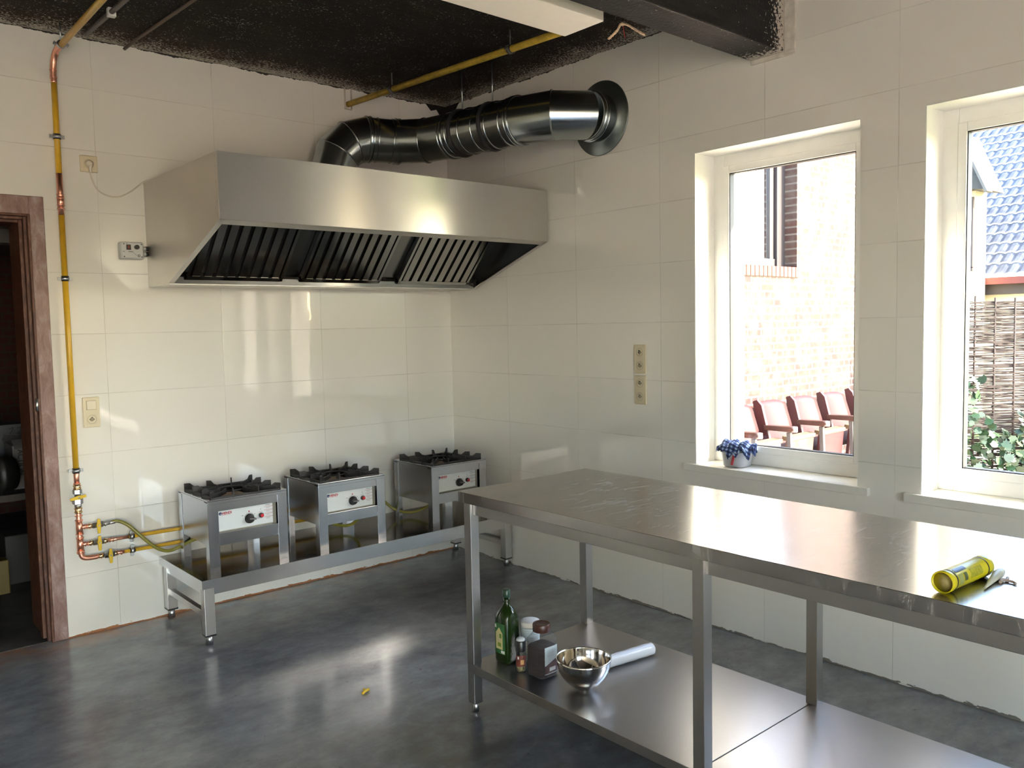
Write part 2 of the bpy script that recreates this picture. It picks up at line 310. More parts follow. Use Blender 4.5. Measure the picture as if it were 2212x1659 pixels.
# ------------------------------------------------------------ mesh builder
class MB:
    def __init__(s): s.v = []; s.f = []; s.sm = []
    def add(s, vs, fs, smooth=False):
        o = len(s.v); s.v += [tuple(p) for p in vs]; s.f += [tuple(i+o for i in f) for f in fs]; s.sm += [smooth]*len(fs); return s
    def box(s, x0, x1, y0, y1, z0, z1):
        vs = [(x, y, z) for z in (z0, z1) for y in (y0, y1) for x in (x0, x1)]
        return s.add(vs, [(0, 2, 3, 1), (4, 5, 7, 6), (0, 1, 5, 4), (2, 6, 7, 3), (0, 4, 6, 2), (1, 3, 7, 5)])
    def obox(s, c, ax, ay, az, hx, hy, hz):
        c = V(c); ax = V(ax).normalized(); ay = V(ay).normalized(); az = V(az).normalized()
        vs = [c+ax*hx*i+ay*hy*j+az*hz*k for k in (-1, 1) for j in (-1, 1) for i in (-1, 1)]
        return s.add(vs, [(0, 2, 3, 1), (4, 5, 7, 6), (0, 1, 5, 4), (2, 6, 7, 3), (0, 4, 6, 2), (1, 3, 7, 5)])
    def bar(s, p0, p1, w, h, upv=(0, 0, 1)):
        p0 = V(p0); p1 = V(p1); d = (p1-p0).normalized(); a = d.cross(V(upv))
        a = a.normalized() if a.length > 1e-4 else d.cross(V((1, 0, 0))).normalized()
        return s.obox((p0+p1)/2, d, a, a.cross(d), (p1-p0).length/2, w/2, h/2)
    def tube(s, pts, r, n=12, caps=True, smooth=True, phase=0):
        pts = [V(p) for p in pts]; rs = r if isinstance(r, (list, tuple)) else [r]*len(pts)
        ref = None; vs = []
        for i, p in enumerate(pts):
            t = (pts[min(i+1, len(pts)-1)]-pts[max(i-1, 0)])
            if t.length < 1e-9: t = V((0, 0, 1))
            t.normalize()
            if ref is None:
                ref = t.orthogonal().normalized()
                if abs(t.z) < .9: ref = t.cross(V((0, 0, 1))).normalized()
            ref = (ref-t*ref.dot(t)).normalized(); b2 = t.cross(ref)
            sc = 1
            for k in range(n):
                a = 2*pi*k/n+phase; vs.append(p+(ref*cos(a)+b2*sin(a))*rs[i]*sc)
        fs = [(i*n+k, i*n+(k+1) % n, (i+1)*n+(k+1) % n, (i+1)*n+k) for i in range(len(pts)-1) for k in range(n)]
        s.add(vs, fs, smooth)
        if caps:
            o = len(s.v)-len(vs)
            s.f.append(tuple(o+k for k in reversed(range(n)))); s.sm.append(False)
            s.f.append(tuple(o+(len(pts)-1)*n+k for k in range(n))); s.sm.append(False)
        return s
    def cyl(s, p0, p1, r, n=20, r1=None, smooth=True, phase=0): return s.tube([p0, p1], [r, r if r1 is None else r1], n, True, smooth, phase)
    def lathe(s, c, prof, n=28, axis=(0, 0, 1), smooth=True, sq=None):
        """prof: (radius, height); sq: superellipse exponent for squarish bodies"""
        c = V(c); ax = V(axis).normalized(); a1 = ax.orthogonal().normalized()
        if abs(ax.z) > .99: a1 = V((1, 0, 0))
        b1 = ax.cross(a1); vs = []
        for (r, h) in prof:
            for k in range(n):
                a = 2*pi*k/n; q = 1
                if sq:
                    ex = sq if not callable(sq) else sq(h)
                    q = 1/((abs(cos(a))**ex+abs(sin(a))**ex)**(1/ex))
                vs.append(c+ax*h+(a1*cos(a)+b1*sin(a))*r*q)
        fs = [(i*n+k, i*n+(k+1) % n, (i+1)*n+(k+1) % n, (i+1)*n+k) for i in range(len(prof)-1) for k in range(n)]
        o = len(s.v); s.add(vs, fs, smooth)
        if prof[0][0] > 1e-5: s.f.append(tuple(o+k for k in reversed(range(n)))); s.sm.append(False)
        if prof[-1][0] > 1e-5: s.f.append(tuple(o+(len(prof)-1)*n+k for k in range(n))); s.sm.append(False)
        return s
    def prism(s, poly, axis, a0, a1):
        """poly: 2D points in the plane across axis ('x': (y,z), 'y': (x,z), 'z': (x,y))"""
        def P(p, a): return {'x': (a, p[0], p[1]), 'y': (p[0], a, p[1]), 'z': (p[0], p[1], a)}[axis]
        n = len(poly); vs = [P(p, a0) for p in poly]+[P(p, a1) for p in poly]
        fs = [tuple(range(n)), tuple(reversed(range(n, 2*n)))]+[(i, i+n, (i+1) % n+n, (i+1) % n) for i in range(n)]
        return s.add(vs, fs)
    def build(s, name, mat, parent=None, bevel=0, seg=2):
        me = bpy.data.meshes.new(name); me.from_pydata(s.v, [], s.f)
        for p, q in zip(me.polygons, s.sm): p.use_smooth = q
        bm = bmesh.new(); bm.from_mesh(me); bmesh.ops.recalc_face_normals(bm, faces=bm.faces[:]); bm.to_mesh(me); bm.free()
        me.materials.append(mat)
        o = bpy.data.objects.new(name, me); COL.objects.link(o)
        attach(o, parent)
        if bevel:
            b = o.modifiers.new('bevel', 'BEVEL'); b.width = bevel; b.segments = seg; b.limit_method = 'ANGLE'; b.angle_limit = R_(40); b.harden_normals = False
        return o
ORG = {}
def attach(o, parent):
    """mesh data is written in world coordinates; offset it to its parent's origin"""
    if parent is None: ORG[o.name] = V((0, 0, 0)); return
    po = ORG[parent.name]
    o.parent = parent; loc = parent_loc(parent); o.location = -loc if parent.type == 'EMPTY' else (0, 0, 0); ORG[o.name] = po
def parent_loc(p): return V(p.location) if p.type == 'EMPTY' else V((0, 0, 0))
def thing(name, label, cat, loc, group=None):
    o = bpy.data.objects.new(name, None); COL.objects.link(o); o.location = loc; o.empty_display_size = .05
    o['label'] = label; o['category'] = cat
    if group: o['group'] = group
    ORG[o.name] = V(loc); return o
def tag(o, label, cat, group=None, kind=None):
    o['label'] = label; o['category'] = cat
    if group: o['group'] = group
    if kind: o['kind'] = kind
    return o
def struct(name, mb, mat, bevel=0):
    o = mb.build(name, mat, None, bevel); o['kind'] = 'structure'; return o
def dup(root, loc, label, group=None):
    r = root.copy(); COL.objects.link(r); r.location = loc; r['label'] = label
    if group: r['group'] = group
    def rec(src, dst):
        for ch in list(src.children):
            c = ch.copy(); COL.objects.link(c); c.parent = dst; rec(ch, c)
    rec(root, r); return r
def text(s, name, size, origin, xdir, ydir, mat, parent, ext=.0004, align='LEFT', bold=0):
    cu_ = bpy.data.curves.new(name, 'FONT'); cu_.body = s; cu_.size = size; cu_.extrude = ext; cu_.align_x = align; cu_.offset = bold
    to = bpy.data.objects.new(name+'_src', cu_); COL.objects.link(to)
    dg = bpy.context.evaluated_depsgraph_get(); me = bpy.data.meshes.new_from_object(to.evaluated_get(dg))
    bpy.data.objects.remove(to); bpy.data.curves.remove(cu_)
    x = V(xdir).normalized(); y = V(ydir).normalized(); z = x.cross(y)
    mt = Matrix((x, y, z)).transposed().to_4x4(); mt.translation = V(origin); me.transform(mt)
    me.materials.clear(); me.materials.append(mat)
    o = bpy.data.objects.new(name, me); COL.objects.link(o); attach(o, parent); return o
def bez(p, n=10):
    """Catmull-Rom through points"""
    p = [V(q) for q in p]; out = []
    for i in range(len(p)-1):
        a, b, c, d = p[max(i-1, 0)], p[i], p[i+1], p[min(i+2, len(p)-1)]
        for k in range(n):
            t = k/n; out.append(.5*((2*b)+(c-a)*t+(2*a-5*b+4*c-d)*t*t+(3*b-a-3*c+d)*t**3))
    out.append(p[-1]); return out

# ============================================================ THE ROOM
H = 2.9447; YB = -8.2; XL = -5.6
struct('floor', MB().box(XL-.3, .0, YB-.2, 4.2, -.12, 0), mat_floor)
struct('ceiling', MB().box(XL-.3, .02, YB-.2, 4.2, H, H+.2), mat_ceil)
DX0, DX1, DZ = -3.45, -2.47, 2.075            # doorway in the back wall
w = MB(); w.box(XL-.2, DX0-.0, 0, .36, 0, H); w.box(DX1, .02, 0, .36, 0, H); w.box(DX0, DX1, 0, .36, DZ, H)
struct('wall_back', w, mat_back)
w = MB(); ys = [YB-.2]+[y for p in sorted(WIN) for y in p]+[.36]
for i in range(0, len(ys), 2): w.box(0, WALLX, ys[i], ys[i+1], 0, H+.2)
for y0, y1 in WIN: w.box(0, WALLX, y0, y1, 0, WZ0-.035); w.box(0, WALLX, y0, y1, WZ1, H+.2)
struct('wall_right', w, mat_right)
struct('wall_left', MB().box(XL-.2, XL, YB, .0, 0, H), mat_plain)
w = MB(); w.box(XL-.2, RX0, YB-.2, YB, 0, H); w.box(RX1, .0, YB-.2, YB, 0, H); w.box(RX0, RX1, YB-.2, YB, RZ, H); struct('wall_rear', w, mat_plain)
w = MB()
for xx in (RX0, (RX0+RX1)/2-.04, RX1-.08): w.box(xx, xx+.08, YB-.15, YB-.08, 0, RZ)
w.box(RX0, RX1, YB-.15, YB-.08, RZ-.08, RZ); w.box(RX0, RX1, YB-.15, YB-.08, 0, .08)
o = struct('door_added', w, PVC, .004)  # unseen glazed doors, added as an extra opening for daylight
MB().box(RX0+.08, RX1-.08, YB-.12, YB-.114, .08, RZ-.08).build('glass', GLASS, o)
# joint at the floor along both tiled walls (raw, brick dusted)
j = MB()
for i in range(40):
    x0 = DX1+.06+i*(2.4/40); hh = .003+.006*random.random(); j.box(x0, x0+2.4/40, -.004, .001, 0, hh)
struct('trim_1', j, M('brick_dust', (.36, .15, .07), .9, var=.3))
# ceiling plaster hole in the far corner
h = MB(); pts = [(-.16, 2.945), (-.12, 2.905), (-.075, 2.918), (-.05, 2.885), (-.012, 2.865), (0, 2.875), (0, 2.945)]
h.prism([(x, z) for x, z in pts], 'y', -.006, .0)
h.prism([(-.006*0-0, 2.945), (0, 2.87), (-.03, 2.905), (-.06, 2.91), (-.10, 2.895), (-.13, 2.93), (-.15, 2.945)], 'x', -.006, 0)
struct('trim_2', h, M('broken_plaster', (.012, .010, .009), .9))
# big black beam along x
BY0, BY1, BZ = -2.484, -2.315, 2.670
b = MB(); b.box(XL, 0, BY0, BY1, BZ, H)
struct('trim_3', b, mat_beam, .006)
pl = MB(); ring = []
pl.box(-.012, 0, BY0-.055, BY0-.0, BZ-.01, H); pl.box(-.010, 0, BY0-.05, BY1+.0, BZ-.02, BZ+.002)
struct('trim_4', pl, M('patchy_plaster', (.62, .58, .52), .8, var=.15, vscale=30), .004)

# --- windows
def window(k, y0, y1):
    fx = .155
    f = MB(); ow = .062
    for a0, a1, c0, c1 in ((y0, y0+ow, WZ0, WZ1), (y1-ow, y1, WZ0, WZ1), (y0+ow, y1-ow, WZ1-ow, WZ1), (y0+ow, y1-ow, WZ0, WZ0+ow)):
        f.box(fx, fx+.07, a0, a1, c0, c1)
    o = f.build('window_%d' % k, PVC, None, .004); o['kind'] = 'structure'
    i0, i1, z0, z1 = y0+ow, y1-ow, WZ0+ow, WZ1-ow; sw = .034
    g = MB()
    for a0, a1, c0, c1 in ((i0, i0+sw, z0, z1), (i1-sw, i1, z0, z1), (i0+sw, i1-sw, z1-sw, z1), (i0+sw, i1-sw, z0, z0+sw)):
        g.box(fx-.008, fx+.05, a0, a1, c0, c1)
    g.build('sash', PVC, o, .004)
    g = MB(); t = .004
    for a0, a1, c0, c1 in ((i0+sw, i0+sw+t, z0+sw, z1-sw), (i1-sw-t, i1-sw, z0+sw, z1-sw), (i0+sw, i1-sw, z1-sw-t, z1-sw), (i0+sw, i1-sw, z0+sw, z0+sw+t)):
        g.box(fx-.002, fx+.03, a0, a1, c0, c1)
    g.build('gasket', BLACKR, o)
    g = MB().box(fx+.018, fx+.024, i0+sw, i1-sw, z0+sw, z1-sw); g.build('glass', GLASS, o)
    MB().box(WALLX-.17, WALLX+.03, y0, y1, WZ0-.06, WZ0-.02).build('outer_sill', MARBLE, o, .004)
    MB().box(-.012, fx+.02, y0+.001, y1-.001, WZ0-.035, WZ0).build('window_sill', MARBLE, o, .003)
    MB().box(-.022, -.0, y0-.052, y1+.058, WZ0-.036, WZ0).build('sill_nosing', MARBLE, o, .003)
    ln = MB(); ln.box(0.001, fx, y1-.004, y1-.0005, WZ0, WZ1); ln.box(0.001, fx, y0+.0005, y0+.004, WZ0, WZ1); ln.box(0.001, fx, y0, y1, WZ1-.004, WZ1-.0005)
    ln.build('reveal_lining', PVC, o)
for k, (y0, y1) in enumerate(WIN): window(k+1, y0, y1)

# --- old door frame and the dark room behind
d = MB(); bw_ = .062
d.box(DX1-.002, DX1+bw_, -.010, .012, 0, DZ+.085); d.box(DX0-bw_, DX0+.002, -.010, .012, 0, DZ+.085); d.box(DX0, DX1, -.010, .012, DZ-.002, DZ+.085)
df = struct('door_1', d, DOORBAND, .004)
q = MB()
for k, (dx, y0, y1) in enumerate(((.012, -.016, .02), (.024, .02, .05), (.016, .05, .075), (.034, .075, .13), (.022, .13, .37))):
    q.box(DX1-dx, DX1-.0005, y0, y1, 0, DZ); q.box(DX0+.0005, DX0+dx, y0, y1, 0, DZ); q.box(DX0+dx, DX1-dx, y0, y1, DZ-dx, DZ-.0005)
q.build('jamb', DOORWOOD, df, .003)
MB().cyl((DX1-.018, -.018, 1.14), (DX1-.018, -.018, 1.20), .006, 10).build('hinge', S_ZINC, df)
w = MB(); w.box(XL-.2, 1.6, 3.6, 3.8, 0, H); struct('wall_store', w, BRICK_IN)
struct('trim_7', MB().box(XL, -1.2, .02, 3.6, 0, .003), M('dark_raw_floor', (.050, .046, .042), .8, var=.4, vscale=5))
w = MB(); w.box(-1.2, -1.0, .36, 3.6, 0, H); struct('wall_store_right', w, BRICK_IN)
w = MB(); w.box(XL-.2, XL, .36, 3.6, 0, H); struct('wall_store_left', w, BRICK_IN)
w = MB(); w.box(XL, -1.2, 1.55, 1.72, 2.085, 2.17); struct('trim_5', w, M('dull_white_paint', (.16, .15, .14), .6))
w = MB(); w.box(XL, -1.2, 1.55, 3.6, 2.17, 2.24); struct('trim_6', w, M('dark_boards', (.05, .042, .034), .7, var=.3, stretch=(1, 12, 1), vscale=4))

# ============================================================ EXTRACTOR HOOD
HX0, HX1, HY, HT = -1.942, -.012, -.97, 2.272
hood = thing('extractor_hood', 'long stainless steel extractor hood hanging on the tiled back wall above the gas cookers', 'extractor hood', (-.98, -.001, 1.742))
t = .0015
def side(x0, x1):
    return MB().prism([(-.002, 1.742), (-.30, 1.742), (HY, 1.982), (HY, HT), (-.002, HT)], 'x', x0, x1)
side(HX0, HX0+t).build('side_panel', S_HSIDE, hood); side(HX1-t, HX1).build('side_panel', S_HSIDE, hood)
f = MB(); f.box(HX0+t, HX1-t, HY, HY+t, 1.984, HT); f.build('front_panel', S_HOOD, hood)
MB().box(HX0+t, HX1-t, HY+t, -.002, HT-t, HT).build('top_panel', S_HSIDE, hood)
r = MB()            # folded rim round the slanted mouth
sl_ = V((0, -.67, .24)).normalized(); nl = V((0, .24, .67)).normalized()
def rimx(x0, x1):
    a = V((0, -.30, 1.742)); b2 = V((0, HY, 1.982))
    vs = [V((x, 0, 0))+p for x in (x0, x1) for p in (a, b2, b2+nl*.004, a+nl*.004)]
    r.add(vs, [(0, 1, 2, 3), (7, 6, 5, 4), (0, 4, 5, 1), (1, 5, 6, 2), (2, 6, 7, 3), (3, 7, 4, 0)])
rimx(HX0+t, HX0+.026); rimx(HX1-.026, HX1-t)
a = V((0, HY, 1.982)); b2 = a-sl_*.045
vs = [V((x, 0, 0))+p for x in (HX0+t, HX1-t) for p in (a, b2, b2+nl*.004, a+nl*.004)]
r.add(vs, [(0, 1, 2, 3), (7, 6, 5, 4), (0, 4, 5, 1), (1, 5, 6, 2), (2, 6, 7, 3), (3, 7, 4, 0)])
r.build('mouth_rim', S_HSIDE, hood)
g = MB(); g.box(HX0+t, HX1-.03, -.304, -.300, 1.744, 1.776); g.box(HX0+t, HX1-t, -.30, -.004, 1.744, 1.748)
g.build('grease_trough', steel('trough_dark_reflection', (.17, .17, .17), .2, (1, 1, 30)), hood)  # dark reflection of the room put into the trough's steel colour
gr = MB(); gr.box(HX0+t, HX1-t, -.305, -.0, 1.738, 1.7425); gr.build('bottom_edge', S_HSIDE, hood)
ip = MB()   # inner plenum: sloping plate line carrying the filters, and closed ends
ip.add([(HX0+.003, -.29, 1.790), (HX1-.003, -.29, 1.790), (HX1-.003, -.75, 2.262), (HX0+.003, -.75, 2.262)], [(0, 1, 2, 3)])
ip.add([(HX1-.004, -.30, 1.75), (HX1-.004, HY+.003, 1.99), (HX1-.004, HY+.003, 2.268), (HX1-.004, -.3, 2.268)], [(0, 1, 2, 3)])
ip.add([(HX0+.004, -.30, 1.75), (HX0+.004, HY+.003, 1.99), (HX0+.004, HY+.003, 2.268), (HX0+.004, -.3, 2.268)], [(0, 1, 2, 3)])
ip.build('inner_lining', S_DARKIN, hood)
fd = V((0, -.46, .472)).normalized(); fn = V((0, -.472, -.46)).normalized(); L_ = .62
for fx0, fx1 in ((-1.862, -1.352), (-1.244, -.747), (-.622, -.10)):
    base = V((0, -.29, 1.786))
    fl = MB()
    def strip(x0, x1, n0, n1, l0=0, l1=L_):
        vs = [V((x, 0, 0))+base+fd*ll+fn*nn for x in (x0, x1) for ll in (l0, l1) for nn in (n0, n1)]
        fl.add(vs, [(0, 1, 3, 2), (4, 6, 7, 5), (0, 4, 5, 1), (2, 3, 7, 6), (0, 2, 6, 4), (1, 5, 7, 3)])
    strip(fx0, fx0+.016, .002, .034); strip(fx1-.016, fx1, .002, .034); strip(fx0, fx1, .002, .034, 0, .022); strip(fx0, fx1, .002, .034, L_-.022, L_)
    fo = fl.build('baffle_filter', S_BAFFLE, hood)
    fl = MB(); n_ = 8; step = (fx1-fx0-.032)/n_
    for k in range(n_):
        xa = fx0+.016+k*step
        strip(xa+.012, xa+step-.008, .030, .0315, .022, L_-.022)      # front slat
        strip(xa+.012, xa+.0135, .016, .0315, .022, L_-.022); strip(xa+step-.0095, xa+step-.008, .016, .0315, .022, L_-.022)
    fl.build('baffle_slat', S_BAFFLE, fo)
    fl = MB(); strip(fx0+.016, fx1-.016, .003, .004, .022, L_-.022); fl.build('filter_back', CAST, fo)
for z in (2.255, 2.21, 2.14, 2.06, 2.0): MB().cyl((HX0-.0015, HY+.02, z), (HX0+.001, HY+.02, z), .004, 8).build('rivet', S_ZINC, hood)
# control box
cb = thing('control_box', 'small grey control box with a red rocker switch and a black dial beside the hood', 'control box', (-2.02, 0, 1.92))
MB().box(-2.083, -1.972, -.052, -.001, 1.877, 1.962).build('housing', GREYP, cb, .007, 3)
MB().box(-2.076, -1.979, -.0535, -.052, 1.883, 1.956).build('face_plate', M('pale_grey_face', (.66, .67, .66), .4), cb, .001)
sw = MB().box(-2.057, -2.036, -.060, -.0535, 1.922, 1.948).build('switch_frame', BLACKP, cb, .002)
MB().box(-2.052, -2.041, -.063, -.060, 1.926, 1.944).build('rocker_switch', M('dim_red_rocker', (.22, .04, .02), .3), sw, .002)
MB().cyl((-2.008, -.0535, 1.936), (-2.008, -.068, 1.936), .0115, 20).build('dial', BLACKP, cb, .001)
for sx in (-2.068, -1.984):
    for sz in (1.888, 1.951): MB().cyl((sx, -.0535, sz), (sx, -.0565, sz), .0033, 10).build('screw', M('dark_screw', (.08, .08, .08), .4), cb)
pm = MB(); pm.box(-2.048, -2.026, -.0541, -.0535, 1.912, 1.9145); pm.bar((-2.027, -.0538, 1.913), (-2.008, -.0538, 1.893), .0006, .0028, (0, 1, 0)); pm.build('printed_line', INK, cb)
for q4 in ((-2.073, -2.066, 1.912, 1.9145), (-2.058, -2.050, 1.953, 1.9545), (-2.0035, -1.992, 1.888, 1.8995)): MB().box(q4[0], q4[1], -.0541, -.0535, q4[2], q4[3]).build('printed_mark', INK, cb)
MB().box(-2.001, -1.9945, -.0546, -.0541, 1.890, 1.8975).build('logo', GREYP, cb)
for zz in (1.905, 1.932):
    g_o = MB().cyl((-1.972, -.026, zz), (-1.956, -.026, zz), .0105, 16).build('cable_gland', GREYP, cb)
    MB().cyl((-1.956, -.026, zz), (-1.946, -.026, zz), .0125, 6).build('gland_nut', BLACKP, g_o)

# ============================================================ SOCKETS
def plate(mb, face, c, w, h, dep=.010):
    pass
def socket_thing(name, label, cat, wall, u, z, cells, w=.081, group=None):
    """wall 'back': u = x, faces -y; wall 'right': u = y, faces -x. cells: list of (dz, 'socket'|'switch'|'plug')"""
    hgt = .071*len(cells)+.010
    def P(du, dd, dz):      # du along wall, dd off the wall, dz up
        return (u+du, -dd, z+dz) if wall == 'back' else (-dd, u-du, z+dz)
    root = thing(name, label, cat, P(0, 0, 0), group)
    def bx(mb, a0, a1, d0, d1, z0, z1):
        p = [P(a, d_, z_) for a in (a0, a1) for d_ in (d0, d1) for z_ in (z0, z1)]
        xs = [q_[0] for q_ in p]; ys_ = [q_[1] for q_ in p]; zs = [q_[2] for q_ in p]
        mb.box(min(xs), max(xs), min(ys_), max(ys_), min(zs), max(zs)); return mb
    bx(MB(), -w/2, w/2, 0, .009, -hgt/2, hgt/2).build('cover_plate', IVORY, root, .004, 3)
    for dz, kind in cells:
        if kind == 'switch':
            bx(MB(), -.0235, .0235, .008, .0105, dz-.0235, dz+.0235).build('rocker_frame', IVORYD, root, .001)
            bx(MB(), -.0215, .0215, .009, .0135, dz-.0215, dz+.0215).build('rocker', M('ivory_rocker', (.76, .69, .54), .3), root, .003)
            continue
        fr = bx(MB(), -.0235, .0235, .008, .0098, dz-.0235, dz+.0235).build('insert', IVORY, root, .001)
        nd = V((0, -1, 0)) if wall == 'back' else V((-1, 0, 0))
        c = V(P(0, 0, dz))
        MB().lathe(c, [(.0215, .0095), (.0222, .0108), (.0205, .0112), (.0195, .0098), (0, .0096)], 32, nd).build('well', IVORYD, fr)
        MB().lathe(c, [(.0195, .00975), (0, .00985)], 28, nd).build('well_floor', M('ivory_shadow', (.34, .29, .20), .5), fr)
        if kind == 'socket':
            hm = MB()
            for s2 in (-1, 1):
                hm.cyl(V(P(s2*.0095, .0099, dz)), V(P(s2*.0095, .0104, dz)), .0026, 10)
            hm.build('contact_hole', INK, fr)
            MB().cyl(V(P(0, .0098, dz+.010)), V(P(0, .019, dz+.010)), .0023, 10).build('earth_pin', M('dark_pin', (.10, .09, .07), .3, .6), fr)
    return root
s1 = socket_thing('wall_socket', 'square ivory wall socket with a white plug in it, high on the back wall', 'socket', 'back', -2.198, 2.338, [(0, 'plug')])
pg = thing('power_cord', 'white plug and thin cord looping from the wall socket to the hood', 'cord', (-2.198, -.012, 2.338))
MB().lathe((-2.198, -.010, 2.338), [(.0165, 0), (.0175, .010), (.012, .022), (.009, .028), (0, .030)], 24, (0, -1, 0)).build('plug', CORDM, pg)
MB().tube([(-2.198, -.028, 2.335), (-2.198, -.030, 2.318), (-2.197, -.026, 2.296)], [.0085, .0075, .005], 12).build('strain_relief', CORDM, pg)
cord = bez([(-2.197, -.026, 2.298), (-2.190, -.020, 2.262), (-2.165, -.012, 2.215), (-2.120, -.010, 2.190), (-2.070, -.012, 2.188), (-2.010, -.016, 2.220), (-1.960, -.020, 2.262), (-1.930, -.03, 2.280), (-1.90, -.06, 2.279)])
MB().tube(cord, .0034, 8).build('cable', CORDM, pg)
socket_thing('switch_and_socket', 'ivory double plate with light switch above a socket, low on the back wall', 'socket', 'back', -2.248, 1.114, [(.0355, 'switch'), (-.0355, 'socket')], w=.078)
socket_thing('double_socket', 'upper of two stacked ivory double sockets left of the window', 'socket', 'right', -1.650, 1.314, [(.0355, 'socket'), (-.0355, 'socket')], group='double sockets on the right wall')
socket_thing('double_socket', 'lower of two stacked ivory double sockets left of the window', 'socket', 'right', -1.650, 1.152, [(.0355, 'socket'), (-.0355, 'socket')], group='double sockets on the right wall')

# ============================================================ DUCT
duct = thing('ventilation_duct', 'galvanised spiral ventilation duct snaking from the hood top to the right wall', 'duct', (-.96, -.2, HT))
RD = .125
def ring(mb, c, d_, r, wdt, hgt=.004, n=40):
    c = V(c); d_ = V(d_).normalized()
    mb.lathe(c-d_*wdt/2, [(r-.002, 0), (r+hgt, .0008), (r+hgt, wdt-.0008), (r-.002, wdt)], n, d_)
def elbow(name, p0, d0, p1, d1, segs, hot=RD):
    """gored bend from p0 (dir d0) to p1 (dir d1); facets like a lobster-back bend"""
    p0 = V(p0); p1 = V(p1); d0 = V(d0).normalized(); d1 = V(d1).normalized()
    k = (p1-p0).length*.36
    pts = []
    for i in range(segs+1):
        t_ = i/segs; a = p0; b_ = p0+d0*k; c = p1-d1*k; e = p1
        pts.append(a*(1-t_)**3+b_*3*t_*(1-t_)**2+c*3*t_*t_*(1-t_)+e*t_**3)
    mb = MB(); n = 44
    loops = []
    for i, p in enumerate(pts):
        tprev = (pts[i]-pts[i-1]).normalized() if i > 0 else d0
        tnext = (pts[i+1]-pts[i]).normalized() if i < segs else d1
        loops.append((p, (tprev+tnext).normalized(), tprev, tnext))
    for i in range(segs):
        a_dir = (pts[i+1]-pts[i]).normalized()
        if abs(a_dir.z) < .9: e1 = a_dir.cross(V((0, 0, 1))).normalized()
        else: e1 = a_dir.cross(V((0, 1, 0))).normalized()
        e2 = a_dir.cross(e1); vs = []
        for (p, nrm) in ((pts[i], loops[i][1]), (pts[i+1], loops[i+1][1])):
            for kk in range(n):
                an = 2*pi*kk/n; off = (e1*cos(an)+e2*sin(an))*hot
                q_ = p+off; q_ = q_-a_dir*((q_-p).dot(nrm)/a_dir.dot(nrm)); vs.append(q_)
        mb.add(vs, [(kk, (kk+1) % n, n+(kk+1) % n, n+kk) for kk in range(n)], True)
    o = mb.build(name, S_GALV, duct)
    sm_ = MB()
    for i in range(1, segs):
        p, nrm = loops[i][0], loops[i][1]
        ring(sm_, p, nrm, hot*1.014, .008, .004)
    sm_.build('seam', S_GALV2 if False else S_GALV, o)
    return o
def straight(p0, p1, nridge, name='duct_section'):
    p0 = V(p0); p1 = V(p1); mb = MB().tube([p0, p1], RD, 44, False); o = mb.build(name, S_GALV, duct)
    if nridge:
        rb = MB(); d_ = (p1-p0).normalized()
        e1 = d_.cross(V((0, 0, 1))).normalized(); e2 = d_.cross(e1); L = (p1-p0).length
        tilt = .10
        for i in range(nridge):
            c = p0+d_*(L*(i+.6)/nridge); nrm = (d_+e1*tilt+e2*tilt*.6).normalized(); ring(rb, c, nrm, RD*1.001, .007, .004)
        rb.build('spiral_seam', S_GALV, o)
    return o
def collar(c, d_):
    mb = MB(); c = V(c); d_ = V(d_).normalized()
    ring(mb, c, d_, RD+.002, .030, .002); ring(mb, c-d_*.010, d_, RD+.003, .006, .005); ring(mb, c+d_*.012, d_, RD+.003, .006, .005)
    mb.build('collar', S_GALV, duct)
zD = 2.597
A0 = V((-.96, -.20, HT)); A1 = V((-.96, -.20, 2.40)); dA = V((.95, -.20, 0)).normalized()
B0 = V((-.755, -.245, zD)); B1 = V((-.585, -.293, zD)); dB = V((.10, -1, 0)).normalized(); dAB = (B1-B0).normalized()
C0 = V((-.414, -.62, zD)); C1 = V((-.330, -1.10, zD)); dC = (C1-C0).normalized()
E0 = V((-.115, -1.39, zD+.003)); E1 = V((0, -1.39, zD+.003))
straight(A0, A1, 0, 'riser'); ring_ = MB(); ring(ring_, A0+V((0, 0, .01)), (0, 0, 1), RD, .02, .012); ring_.build('base_flange', S_GALV, duct)
elbow('elbow', A1, (0, 0, 1), B0, dAB, 3)
collar(B0, dAB); straight(B0, B1, 2); collar(B1, dAB)
elbow('elbow', B1, dAB, C0, dC, 2); collar(C0, dC)
straight(C0, C1, 5); collar(C1, dC)
elbow('elbow', C1, dC, E0, (1, 0, 0), 2); collar(E0+V((.03, 0, 0)), (1, 0, 0)); straight(E0, E1, 0)
MB().lathe((-.003, -1.39, 2.60), [(RD-.01, .014), (RD+.012, .014), (RD+.014, .004), (.192, .0035), (.196, 0), (RD-.01, 0)], 64, (-1, 0, 0)).build('wall_flange', S_GALV2, duct)
for t_ in (.16, .62):
    c = C0+(C1-C0)*t_; hm = MB(); ring(hm, c, dC, RD+.004, .020, .004); ring(hm, c-dC*.004, dC, RD+.006, .006, .004)
    e = dC.cross(V((0, 0, 1))).normalized()
    hg = hm.build('pipe_clamp', BLACKR, duct)
    rm = MB().cyl((c.x, c.y, zD+RD+.004), (c.x, c.y, H-.001), .004, 8); rm.build('threaded_rod', S_ZINC, hg)
    bm_ = MB().obox(c-e*(RD+.014), dC, e, (0, 0, 1), .012, .010, .004); bm_.cyl(c-e*(RD+.016)+V((0, 0, -.022)), c-e*(RD+.016)+V((0, 0, .03)), .004, 8)
    bm_.build('clamp_bolt', S_ZINC, hg)

